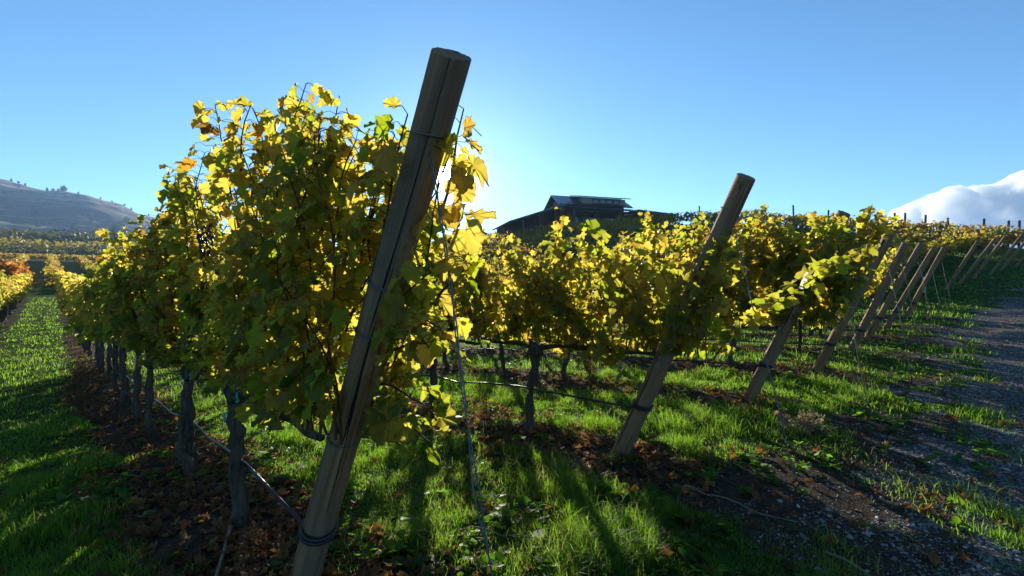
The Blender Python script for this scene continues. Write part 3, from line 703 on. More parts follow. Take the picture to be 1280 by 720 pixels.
# the second block beyond the dark gap
B2 = [(.40, -.48, 25.2), (.03, -1.03, 27.4), (-.41, -1.43, 29.7), (-1.04, -2.10, 32.0), (-1.45, -2.60, 33.6), (-2.1, -3.3, 36.0), (-2.9, -4.1, 38.2)]
for i, (ub, ut, v) in enumerate(B2):
    make_post(20 + i, ub, ut, 1.88, .058, v, f"grey leaning post beside the gravel road, {ORD[i]} after the dark gap", "leaning posts beyond the gap", wires=(i < 3))
    for j in range(9):
        place_vine(FAR[(i + j * 3) % 4], ub + 2.4 + 1.45 * j, v, "shaded grapevine behind the grey leaning posts beyond the dark gap", "grapevines beyond the dark gap", rv.random() < .5, 0, rv.uniform(.8, .95), j < 2)
# white grow tube and bag by the first grey post
x, y = uv2xy(1.0, 23.9); mb = MB(); mb.tube([(0, 0, 0), (0, 0, .3), (.01, 0, .62)], [.05, .048, .05], 12); M_WHITE = mat_plain("white_plastic", (.62, .64, .66), .5, .4)
tag(link("grow_tube", mb.mesh("grow_tube", M_WHITE), None, (x, y, gz(1.0, 23.9))), "white plastic grow tube standing before the first grey post", "grow tube")

# turquoise ties on the nearest vines
def add_tie(parent, p, s=.014):
    mb = MB(); a = np.linspace(0, 2 * np.pi * .92, 14)
    mb.tube(np.stack([s * np.cos(a), a * 0 + .004 * np.sin(a * 3), s * 1.3 * np.sin(a)], -1), .0048, 6); mb.box((0, 0, s * 1.45), (.015, .008, .02)); link("plastic_tie", mb.mesh("plastic_tie", M_TIE), parent, p)
vines = [o for o in COL.objects if o.name.startswith("grapevine")]
for p in ((-.03, .058, .66), (.02, .055, .80), (.18, .045, .80), (-.25, .04, .80), (-.62, .03, .83), (-.66, .03, .76)): add_tie(vines[0], p)
add_tie(vines[1], (.0, .06, .72)); add_tie(vines[1], (-.3, .045, .8))
# dark grape clusters high in the nearest vines
M_GRAPE = mat_plain("dark_grape", (.016, .014, .035), .35, .5)
def cluster(parent, p, seed):
    rng = np.random.default_rng(seed); mb = MB()
    th = np.linspace(0, 2 * np.pi, 8, endpoint=False)
    for q in range(46):
        z = rng.uniform(0, 1); r = .030 * math.sqrt(1 - z) + .006; a = rng.uniform(0, 6.28)
        c = np.array([r * math.cos(a), r * math.sin(a), -.11 * z]); rr = rng.uniform(.0055, .0075)
        f = np.linspace(-.98, .98, 6); pts = c[None] + np.stack([f * 0, f * 0, f * rr], -1); mb.tube(pts, rr * np.sqrt(1 - f * f * .98), 8)
    link("grape_cluster", mb.mesh("grape_cluster", M_GRAPE), parent, p)
for j, p in enumerate(((-.10, .16, 1.72), (-.02, .14, 1.66))): cluster(vines[0], p, j)
for j, p in enumerate(((.1, .12, 1.75),)): cluster(vines[1], p, 7 + j)

# ------------------------------------------------------------------ grass, fallen leaves, gravel, weeds
rg = np.random.default_rng(77)
def scatter(n, r0, r1, pw, az0=-64, az1=64):
    q = rg.random(n); e = 1 - pw
    r = (r0 ** e + q * (r1 ** e - r0 ** e)) ** (1 / e)
    a = np.radians(rg.uniform(az0, az1, n)); return r * np.sin(a), r * np.cos(a), r
def grass():
    x, y, r = scatter(620000, .7, 55, .55)
    # second helping close by
    x2, y2, r2 = scatter(330000, .7, 7.5, .3); x, y, r = np.concatenate([x, x2]), np.concatenate([y, y2]), np.concatenate([r, r2])
    g, gr = masks(x, y); u, v = xy2uv(x, y)
    tuft = fbm(x * 2.3, y * 2.3, 91, 3); t2 = vnoise(x * 9, y * 9, 93)
    keep = (rg.random(len(x)) < np.clip(g * 1.15 - .12, 0.004, 1) * (.25 + .75 * sstep(.25, .6, t2))) & (v < 42) & ((v < 18.5) | (u < 16))
    keep &= ~((r > 9) & (rg.random(len(x)) < .25))
    x, y, r, g, tuft, t2 = x[keep], y[keep], r[keep], g[keep], tuft[keep], t2[keep]
    n = len(x); z = ground(x, y) - .004
    h = rg.gamma(4.5, .019, n) * (.40 + 1.15 * sstep(.35, .7, tuft)) * (.65 + .5 * t2) * (.4 + .6 * g)
    h = np.clip(h * .85, .02, .22); w = np.maximum(.0036, r * .00085) * rg.uniform(.7, 1.25, n)
    a = rg.uniform(0, 6.283, n); bend = rg.uniform(.15, .95, n) * h; ca = a + rg.normal(0, .5, n)
    f = np.array([0, .4, .75, 1.0]); wf = np.array([1, .85, .55, .0])
    cx = x[:, None] + bend[:, None] * f[None] ** 2 * np.cos(ca)[:, None]; cyy = y[:, None] + bend[:, None] * f[None] ** 2 * np.sin(ca)[:, None]
    cz = z[:, None] + h[:, None] * (f[None] - .22 * f[None] ** 3)
    px, py = -np.sin(a), np.cos(a)
    V = np.empty((n, 7, 3))
    for j in range(3):
        for s, q in ((-1, 2 * j), (1, 2 * j + 1)):
            V[:, q, 0] = cx[:, j] + s * .5 * w * wf[j] * px; V[:, q, 1] = cyy[:, j] + s * .5 * w * wf[j] * py; V[:, q, 2] = cz[:, j]
    V[:, 6, 0], V[:, 6, 1], V[:, 6, 2] = cx[:, 3], cyy[:, 3], cz[:, 3]
    o = (np.arange(n) * 7)[:, None]
    F4 = np.concatenate([o + np.array([0, 1, 3, 2]), o + np.array([2, 3, 5, 4])]); F3 = o + np.array([4, 5, 6])
    rnd = np.clip(rg.beta(2, 2.4, n) * .9 + (rg.random(n) < .08 + .30 * sstep(.56, .70, fbm(x * .9, y * .9, 121, 3))) * .5, 0, 1)
    print("grass blades", n)
    me = np_mesh("grass", V.reshape(-1, 3), [F4, F3], [M_GRASS], True, {'rnd': np.repeat(rnd, 7)})
    tag(link("grass", me), "lush green grass of the lanes between the vine rows", "grass", kind='stuff')
grass()
def litter():
    x, y, r = scatter(80000, .8, 22, .5); u, v = xy2uv(x, y); rd = row_dist(v); inr = in_rows(u, v)
    pr = np.where(inr > .5, .62 * (1 - sstep(.30, .75, rd)) + .03, .06) * (.35 + .9 * fbm(x * 1.6, y * 1.6, 13, 3)) * (v < 18)
    k = rg.random(len(x)) < pr; x, y, r = x[k], y[k], r[k]; n = len(x); z = ground(x, y) + rg.uniform(.004, .03, n)
    a = rg.uniform(0, 6.28, n); T = np.stack([np.cos(a), np.sin(a), rg.normal(0, .30, n)], -1); N = np.stack([rg.normal(0, .35, n), rg.normal(0, .35, n), np.ones(n)], -1)
    print("litter", n)
    me = leaves_mesh("fallen_leaves", LM, np.stack([x, y, z], -1), T, N, rg.uniform(.025, .066, n), np.clip(rg.beta(1.5, 1.9, n), 0, 1), M_LITTER, rg, 1.7)
    tag(link("fallen_leaves", me), "brown and yellow fallen vine leaves under the rows", "fallen leaves", kind='stuff')
litter()
def weeds():
    x, y, r = scatter(15000, .8, 16, .4); g, gr = masks(x, y); u, v = xy2uv(x, y)
    k = rg.random(len(x)) < (.03 + .45 * sstep(.54, .68, fbm(x * 1.2, y * 1.2, 141, 3))) * (1 - .8 * gr) * (v < 18); x, y = x[k], y[k]; n = len(x); m = 7
    a = (np.arange(m) * 2 * np.pi / m)[None] + rg.uniform(0, 6.28, (n, 1)) + rg.normal(0, .25, (n, m)); a = a.ravel(); N_ = n * m
    P = np.repeat(np.stack([x, y, ground(x, y) + .004], -1), m, 0) + np.stack([np.cos(a) * .006, np.sin(a) * .006, rg.uniform(0, .03, N_)], -1)
    T = np.stack([np.cos(a), np.sin(a), rg.uniform(.1, .9, N_)], -1); Nn = np.stack([-.5 * np.cos(a), -.5 * np.sin(a), np.ones(N_)], -1)
    me = leaves_mesh("weeds", LFAR, P, T, Nn, np.repeat(rg.uniform(.02, .055, n), m) * rg.uniform(.6, 1.2, N_), np.clip(rg.beta(2, 3, N_) * .8, 0, .8), M_GRASS, rg, 1.0)
    tag(link("weeds", me), "low broadleaf weeds among the grass and fallen leaves", "weeds", kind='stuff')
weeds()
def gravel():
    x, y, r = scatter(480000, .9, 30, .4, -10, 66); g, gr = masks(x, y); u, v = xy2uv(x, y)
    patch = sstep(.40, .60, fbm(x * 1.1, y * 1.1, 61, 4))
    k = rg.random(len(x)) < gr * (1 - g) * (.2 + .8 * patch) * .95 + .05 * (1 - g) * (u < 2); x, y, r = x[k], y[k], r[k]; n = len(x)
    s = np.clip(rg.lognormal(-5.35, .5, n), .002, .020) * (.8 + .03 * r)
    th = np.linspace(0, 2 * np.pi, 5, endpoint=False)
    tpl = np.vstack([[0, 0, .55], np.stack([np.cos(th), np.sin(th), 0 * th + .1], -1), [0, 0, -.5]])
    V = tpl[None] * (1 + rg.normal(0, .18, (n, 7, 1))) * s[:, None, None]
    V[:, :, 0] *= rg.uniform(.7, 1.4, (n, 1)); a = rg.uniform(0, 6.28, n); ca, sa = np.cos(a)[:, None], np.sin(a)[:, None]
    V[:, :, 2] *= 1.25; tl = rg.normal(0, .55, (n, 1)); y0, z0 = V[:, :, 1].copy(), V[:, :, 2].copy(); V[:, :, 1] = y0 * np.cos(tl) - z0 * np.sin(tl); V[:, :, 2] = y0 * np.sin(tl) + z0 * np.cos(tl)
    V += rg.normal(0, .14, V.shape) * s[:, None, None]
    X = V[:, :, 0] * ca - V[:, :, 1] * sa; Y = V[:, :, 0] * sa + V[:, :, 1] * ca
    z = ground(x, y) + np.where(u[k] + np.clip(v[k] - 17, 0, 60) * .19 < -.6, .022, .0) + s * .15
    V = np.stack([X + x[:, None], Y + y[:, None], V[:, :, 2] + z[:, None]], -1)
    F = []
    for j in range(5):
        F += [(0, 1 + j, 1 + (j + 1) % 5), (6, 1 + (j + 1) % 5, 1 + j)]
    F = (np.array(F)[None] + (np.arange(n) * 7)[:, None, None]).reshape(-1, 3)
    print("stones", n)
    tag(link("gravel", np_mesh("gravel", V.reshape(-1, 3), [F], [M_STONE], False, {'rnd': np.repeat(rg.beta(2, 2, n), 7)})), "loose grey stones of the gravel road and its shoulder", "gravel", kind='stuff')
gravel()
def weed_mesh(seed, n, h, spread, mat, twig=6):
    rng = np.random.default_rng(seed); mb = MB()
    for i in range(n):
        a = rng.uniform(0, 6.28); b = np.array([math.cos(a), math.sin(a), 0]) * rng.uniform(0, spread * .4); H = h * rng.uniform(.5, 1.1)
        d = np.array([rng.normal(0, .28), rng.normal(0, .28), 1.0]); pts = [b + d * H * t + np.array([rng.normal(0, .012), rng.normal(0, .012), -.15 * H * t * t]) for t in np.linspace(0, 1, 6)]
        mb.tube(pts, np.linspace(.0030, .0010, 6), 4, False)
        for j in range(twig):
            k = rng.integers(1, 6); p = pts[k]; q = p + np.array([rng.normal(0, .05), rng.normal(0, .05), rng.uniform(.01, .08)]) * h * 2.2
            mb.tube([p, (p + q) / 2 + rng.normal(0, .006, 3), q], [.0016, .0013, .0008], 3, False)
            for l in range(3):   # shrivelled leaf or seed head
                c = p + (q - p) * rng.uniform(.4, 1.05); e = rng.normal(0, .010, 3); f = rng.normal(0, .010, 3); mb.add([c, c + e, c + e + f + rng.normal(0, .004, 3), c + f], [(0, 1, 2, 3)])
    return mb.mesh("dry_weed", mat)
WB = [weed_mesh(i, 16, .42, .25, M_WEED) for i in range(3)]
def weed(me, u, v, label, s=1.0, group=None, rz=0):
    x, y = uv2xy(u, v); o = tag(link("dry_weed", me, None, (x, y, gz(u, v) - .01), (0, 0, rz)), label, "weed", group); o.scale = (s, s, s)
for j, (u, v, s) in enumerate(((7.4, .38, 1.0), (8.3, .30, 1.15), (9.2, .36, 1.2), (10.2, .33, 1.2), (11.3, .38, 1.2), (12.6, .40, 1.1))):
    weed(WB[j % 3], u, v, "brown dried weed clump beside the grass lane under the nearest row", s, "dry weeds beside the grass lane", j)
weed(weed_mesh(9, 26, .20, .42, M_WEED_PALE, 8), .94, 4.48, "pale tan dried weed tuft on bare ground between second and third posts", 1.0)
weed(WB[1], 4.0, 5.75, "brown dried weed standing beyond the second row of vines", 1.1)
weed(WB[2], 3.55, .62, "brown dried weed between the first two trunks of the nearest row", .6)
weed(WB[0], 2.55, .70, "brown dried weed close behind the foot of the big post", .5)
for j, (u, v) in enumerate(((3.3, 2.95), (5.2, 3.1), (6.6, 5.2), (8.2, 5.3))):
    weed(WB[j % 3], u, v, "brown dried stalks at the foot of the vines behind the second post", .75, "dried stalks under the middle rows", j * 2)
def stick(u0, v0, u1, v1, r, label, mat, seed, sag=.03, name="fallen_cane"):
    rng = np.random.default_rng(seed); t = np.linspace(0, 1, 14); us, vv = u0 + (u1 - u0) * t, v0 + (v1 - v0) * t
    off = np.cumsum(rng.normal(0, .012, 14)) + sag * np.sin(t * 3.1); us = us + off; x, y = uv2xy(us, vv)
    z = np.array([gz(a, b) for a, b in zip(us, vv)]) + r * 2 + .02 * np.abs(np.sin(t * 6 + seed))
    o = np.array([x[0], y[0], z[0]]); mb = MB(); mb.tube(np.stack([x, y, z], -1) - o, np.linspace(r, r * .5, 14), 7)
    tag(link(name, mb.mesh(name, mat), None, o), label, "cane")
M_STICK = mat_bark("dead_cane", (.12, .10, .08), (.34, .29, .23))
stick(.42, 2.55, -.20, 2.30, .007, "grey bent cane lying on the dark gravel, bottom right", M_STICK, 3, .12)
stick(1.22, 2.75, .60, 2.75, .005, "thin pale cane lying on bare soil in front of the second post", M_STICK, 5)
stick(2.9, .70, 2.05, .40, .010, "whitish curved cane lying below the first trunk of the nearest row", M_STICK, 8, .08)
stick(1.9, 1.5, 1.45, 1.7, .006, "short pale cane lying in the grass at the bottom edge", M_STICK, 12)

# ------------------------------------------------------------------ hillside: vines, ridge row and posts, trees, winery
def hill_vines():
    P = []
    for k, v in enumerate(np.arange(19.2, 57, 3.1)):
        u0 = -.8 - max(0, v - 25) * .33 if v > 40 else (3.5 if v < 24 else 14)
        if v > 36: u0 = -(v - 36) * .30
        us = np.arange(u0, 92, 1.25); us = us + rg.normal(0, .2, len(us)); us = us[rg.random(len(us)) < .93]
        P.append(np.stack([us, np.full_like(us, v) + rg.normal(0, .06, len(us))], -1))
    P = np.concatenate(P); x, y = uv2xy(P[:, 0], P[:, 1]); z = ground(x, y); n = len(x); m = 95
    r = np.hypot(x, y)
    base = np.repeat(np.stack([x, y, z], -1), m, 0)
    s_ = rg.normal(0, .42, n * m); w_ = rg.normal(0, .24, n * m); h_ = .62 + rg.beta(1.7, 1.5, n * m) * np.repeat(rg.uniform(.75, 1.2, n), m)
    base[:, 0] += -SU * s_ + CU * w_; base[:, 1] += CU * s_ + SU * w_; base[:, 2] += h_
    T = rg.normal(0, .6, (n * m, 3)) + [0, 0, -.6]; N = rg.normal(0, .7, (n * m, 3)) + [0, 0, .6]
    rnd = np.clip(rg.beta(2, 2, n * m) * .8 + np.repeat(rg.normal(.08, .12, n), m), 0, 1)
    me = leaves_mesh("hillside_vines", LFAR, base, T, N, rg.uniform(.12, .22, n * m), rnd, M_LEAF_HILL, rg)
    print("hill vines", n)
    tag(link("hillside_vines", me), "golden vine rows climbing the shaded hillside below the winery", "vine rows", kind='stuff')
    mb = MB()
hill_vines()
RV = [vine_meshes(70 + i, LFAR, M_LEAF_HILL, "ridge", arm=(-.75, .75), nshoot=7, ln=(.5, 1.1), lat=.35, droop=.12, wide=.30, top=1.7, thin=.85, big=1.7) for i in range(3)]
VR = 63.2
for i, u in enumerate(np.arange(-9, 46, 1.5)):
    if u < 12 and i % 5 in (1, 3): continue
    t = place_vine(RV[i % 3], float(u) + rv.uniform(-.3, .3), VR + rv.uniform(-.2, .2), "sparse orange grapevine silhouetted along the ridge line against the sky", "grapevines on the ridge line", rv.random() < .5, 0, rv.uniform(.75, 1.15) if u > 6 else rv.uniform(.6, .9), False)
M_OLD = mat_bark("old_ridge_post", (.05, .045, .04), (.15, .14, .125))
rp = []
for i, u in enumerate([-8.2, -5.6, -3.9, -3.2, -1.6, .9, 2.6, 4.2, 5.0, 6.4, 7.6, 11, 14.5, 18, 22, 26]):
    x, y = uv2xy(u, VR + .4); h = 2.55 + .35 * rv.random(); mb = MB(); z0 = gz(u, VR + .4)
    mb.tube([(0, 0, -.2), (.01, 0, h * .5), (.03 * rv.uniform(-1, 1) * 3, 0, h)], [.11, .10, .095], 8); rp.append((x, y, z0 + h * .8))
    tag(link("ridge_post", mb.mesh("ridge_post", M_OLD), None, (x, y, z0)), "dark trellis post standing among the ridge vines against the sky", "post", "trellis posts on the ridge")
mb = MB(); mb.tube(np.array(rp), .006, 4); tag(link("ridge_wire", mb.mesh("ridge_wire", M_WIRE)), "thin wire strung between the trellis posts on the ridge", "wire")

def blob_leaves(rng, cs, rs, n, size):
    """leaf clumps spread through a set of ellipsoids"""
    P, S = [], []
    w = np.array([r[0] * r[1] * r[2] for r in rs]); w /= w.sum()
    for c, r, ww in zip(cs, rs, w):
        k = max(8, int(n * ww)); d = nrmz(rng.normal(0, 1, (k, 3))); q = rng.uniform(.55, 1.05, (k, 1)); P.append(np.asarray(c) + d * q * np.asarray(r))
    P = np.concatenate(P); k = len(P)
    return P, rng.normal(0, .7, (k, 3)) + [0, 0, -.3], rng.normal(0, .7, (k, 3)) + [0, 0, .4], size * rng.uniform(.6, 1.3, k), rng.beta(2, 2, k)
def mat_foliage(name, a, b, ta, tb):
    n = NT(name); r = n.attr('rnd'); return n.out(n.leafy(n.ramp(r, [(0, a), (1, b)]), n.ramp(r, [(0, ta), (1, tb)]), .35, .6, .2))
M_OAK = mat_foliage("dark_tree_leaf", (.022, .035, .012), (.055, .06, .022), (.05, .08, .015), (.14, .13, .03))
M_ORANGE = mat_foliage("orange_leaf", (.22, .07, .015), (.36, .15, .02), (.70, .22, .02), (.85, .42, .03))
M_CONIFER = mat_foliage("pine_needle", (.012, .022, .010), (.028, .038, .016), (.02, .03, .01), (.04, .05, .015))
M_ORCH = mat_foliage("orchard_leaf", (.10, .10, .02), (.20, .16, .03), (.30, .28, .03), (.55, .42, .04))
M_GREENORCH = mat_foliage("green_orchard_leaf", (.035, .06, .02), (.075, .10, .03), (.10, .16, .03), (.20, .24, .04))
def tree(name, label, cat, xyz, h, cr, mat, seed, n=900, ls=.4, group=None, crown_lo=.25):
    rng = np.random.default_rng(seed); t = tag(empty(name, xyz), label, cat, group); mb = MB()
    mb.tube([(0, 0, -.3), (rng.normal(0, .02) * h, 0, h * .3), (0, rng.normal(0, .03) * h, h * .75)], [h * .035, h * .024, h * .008], 9)
    for q in range(6):
        a = q * 1.05 + rng.normal(0, .2); b = h * rng.uniform(.25, .5); mb.tube([(0, 0, b), (cr * .4 * math.cos(a), cr * .4 * math.sin(a), b + h * .16), (cr * .75 * math.cos(a), cr * .75 * math.sin(a), b + h * .28)], [h * .013, h * .009, h * .003], 6)
    link("trunk", mb.mesh("trunk", M_BARK), t)
    cs, rs = [], []
    for q in range(13):
        a = rng.uniform(0, 6.28); f = rng.uniform(.1, .75); z = h * rng.uniform(crown_lo + .12, .86); k = cr * rng.uniform(.32, .55)
        cs.append((cr * f * math.cos(a), cr * f * math.sin(a), z)); rs.append((k, k, k * .8))
    link("crown", leaves_mesh("crown", LFAR, *blob_leaves(rng, cs, rs, n, ls), mat, rng), t); return t
x, y = uv2xy(75.0, 72.0); x, y = -8.3, 106.0
tree("bushy_tree", "grey-green bushy tree on the hilltop beside the sun", "tree", (x, y, float(ground(x, y)) - .5), 6.0, 4.2, M_OAK, 5, 2600, .34, None, .05)
for j, (rr, Z, h) in enumerate(((-1.122, 52, 3.2), (-1.095, 55, 2.6))):
    x, y = rr * Z, Z; tree("autumn_tree", ["yellow-orange autumn tree at the left edge beyond the grass lane", "rust-orange autumn tree second from the left edge beyond the grass lane"][j], "tree", (x, y, float(ground(x, y))), h, 1.9, M_ORANGE, 40 + j, 1500, .24, None, .05)

# far-left valley: vine rows on the facing slope, orchards, woodland, shed
def far_rows():
    Ps = []
    for v in np.arange(-18, 60, 4.6):
        us = np.arange(66, 165, 1.0); us = us[rg.random(len(us)) < .95]; Ps.append(np.stack([us, np.full_like(us, v)], -1))
    for u in np.arange(166, 176, 2.6):
        vv = np.arange(-50, 90, 1.1); Ps.append(np.stack([np.full_like(vv, u), vv], -1))
    P = np.concatenate(Ps); x, y = uv2xy(P[:, 0], P[:, 1]); z = ground(x, y); n = len(x); m = 34
    b = np.repeat(np.stack([x, y, z], -1), m, 0); b[:, :2] += rg.normal(0, .30, (n * m, 2)); b[:, 2] += .6 + rg.beta(1.6, 1.5, n * m) * 1.35
    k = n * m
    me = leaves_mesh("valley_vines", LFAR, b, rg.normal(0, .6, (k, 3)) + [0, 0, -.6], rg.normal(0, .7, (k, 3)) + [0, 0, .6], rg.uniform(.25, .42, k), np.clip(rg.beta(2, 2, k) * .9, 0, 1), M_LEAF_HILL, rg)
    tag(link("valley_vines", me), "yellow vine rows on the far facing slope, left edge", "vine rows", kind='stuff')
far_rows()
def mass(name, label, cat, u0, u1, v0, v1, n, h, cr, mat, ls, m, pitch=None):
    if pitch:
        gu, gv = np.meshgrid(np.arange(u0, u1, pitch[0]), np.arange(v0, v1, pitch[1]), indexing='ij'); us, vv = gu.ravel() + rg.normal(0, .3, gu.size), gv.ravel() + rg.normal(0, .3, gv.size)
    else: us, vv = rg.uniform(u0, u1, n), rg.uniform(v0, v1, n)
    n = len(us); x, y = uv2xy(us, vv); z = np.where(np.hypot(x, y) > 560, 0, ground(x, y)); rr = np.hypot(x, y); z = np.where(rr > 560, np.maximum(ground(x, y), hill_z(np.arctan2(x, y), rr)), z)
    H = h * rg.uniform(.75, 1.2, n); b = np.repeat(np.stack([x, y, z], -1), m, 0); d = nrmz(rg.normal(0, 1, (n * m, 3))) * rg.uniform(.5, 1.05, (n * m, 1))
    b += d * np.stack([np.full(n * m, cr), np.full(n * m, cr), np.repeat(H * .46, m)], -1); b[:, 2] += np.repeat(H * .54, m); k = n * m
    me = leaves_mesh(name, LFAR, b, rg.normal(0, .6, (k, 3)), rg.normal(0, .7, (k, 3)) + [0, 0, .5], ls * rg.uniform(.6, 1.3, k), rg.beta(2, 2, k), mat, rg)
    tag(link(name, me), label, cat, kind='stuff')
mass("orchard", "sunlit yellow orchard rows across the valley", "orchard", 262, 330, -40, 130, 0, 6.5, 1.5, M_ORCH, .9, 34, (4.6, 3.0))
mass("green_orchard", "green orchard belt below the bare hills", "orchard", 420, 520, -80, 220, 0, 8, 2.4, M_GREENORCH, 1.7, 26, (9, 6))
mass("scrub", "dark scrub and bushes between the valley orchards", "scrub", 205, 262, -50, 120, 420, 3.4, 2.2, M_OAK, .8, 30)
mass("woodland", "dark woodland belt across the valley floor", "woodland", 345, 415, -70, 190, 520, 11, 4.2, M_OAK, 1.5, 40)
# scattered trees on the far hills
rt = np.random.default_rng(8)
tr_m = []
for q in range(3):
    mb = MB(); mb.tube([(0, 0, -1), (0, 0, 5), (0, 0, 12)], [.45, .3, .08], 7); tm = mb.mesh("trunk", M_BARK)
    cs = [(rt.normal(0, .3), rt.normal(0, .3), z) for z in (3.5, 6, 8.5, 11)]; rs = [(3.4, 3.4, 2.2), (2.9, 2.9, 2.0), (2.0, 2.0, 1.8), (1.0, 1.0, 1.8)]
    if q == 1: rs = [(4.5, 4.5, 2.6), (4.6, 4.6, 3), (3.4, 3.4, 2.4), (1.8, 1.8, 1.4)]
    tr_m.append((tm, leaves_mesh("crown", LFAR, *blob_leaves(rt, cs, rs, 420, 1.2), M_CONIFER, rt)))
def hill_tree(i, a, Rr, s, label, group):
    az = R(a); z = float(hill_z(np.array(az), np.array(float(Rr))))
    t = tag(empty("hill_tree", (Rr * math.sin(az), Rr * math.cos(az), z - .5), (0, 0, i)), label, "tree", group); t.scale = (s, s, s)
    link("trunk", tr_m[i % 3][0], t); link("crown", tr_m[i % 3][1], t)
for i, a in enumerate((-47.7, -47.3, -46.9, -45.6, -45.2, -44.9, -44.7, -43.6, -42.1, -41.3, -40.4, -39.9, -48.6, -49.6, -38.6, -37.2)):
    rr = np.linspace(700, 1800, 200); rbest = float(rr[np.argmax(hill_z(np.full(200, R(a)), rr) / rr)])
    hill_tree(i, a, rbest, (.55 + .35 * rt.random()) * rbest / 1750, "small dark tree on the skyline of the bare hill", "trees on the hill skyline")
for i in range(64):
    hill_tree(i, rt.uniform(-50, -36), rt.uniform(700, 1600) if i < 26 else rt.normal((760, 1010)[i % 2], 22), rt.uniform(.6, 1.2), "small dark tree scattered on the bare hillside", "trees on the bare hillside")

# shed in the valley
M_ROOF = None
def mat_metal_roof(name, col, rough=.35):
    n = NT(name); w = n.n("ShaderNodeTexWave"); w.inputs['Scale'].default_value = 1.0; tc = n.n("ShaderNodeTexCoord"); mp = n.n("ShaderNodeMapping"); mp.inputs['Scale'].default_value = (.8, .0, 0); n.l(tc.outputs['Object'], mp.inputs[0]); n.l(mp.outputs[0], w.inputs['Vector'])
    a = n.noise(3, 4, .6, n.mapping((1, 1, 1)))
    c = n.mix(a, tuple(q * .8 for q in col), tuple(q * 1.2 for q in col)); s = n.ramp(w.outputs[0], [(.86, (0, 0, 0)), (.96, (1, 1, 1))])
    return n.out(n.principled(c, rough, .5, n.bump(s, 1, .05), .6))
M_ROOF = mat_metal_roof("dark_standing_seam_roof", (.11, .12, .14), .28)
M_WALL = mat_plain("tan_plaster", (.36, .29, .21), .85, .2, 0, .15, 3)
M_TIMBER = mat_plain("brown_timber", (.085, .055, .035), .75, .25, 0, .3, 6)
M_DARKWALL = mat_plain("brown_board_wall", (.12, .085, .06), .85, .2, 0, .2, 4)
def glass_mat():
    n = NT("window_glass"); return n.out(n.principled((.05, .06, .07), .06, 1.0))
M_GLASS = glass_mat()
x, y = -.865 * 175, 175; t = tag(empty("farm_shed", (x, y, float(ground(x, y))), (0, 0, .5)), "small blue-grey roofed shed half hidden by leaves across the valley", "shed")
mb = MB(); mb.box((0, 0, 1.5), (8, 5, 3.2)); link("wall", mb.mesh("wall", M_DARKWALL, False), t)
mb = MB(); mb.prism([(-3.1, 2.9), (3.1, 2.9), (3.1, 3.1), (0, 4.9), (-3.1, 3.1)], 0, -4.5, 4.5); link("roof", mb.mesh("roof", mat_plain("blue_grey_roof", (.20, .23, .28), .5, .4), False), t)

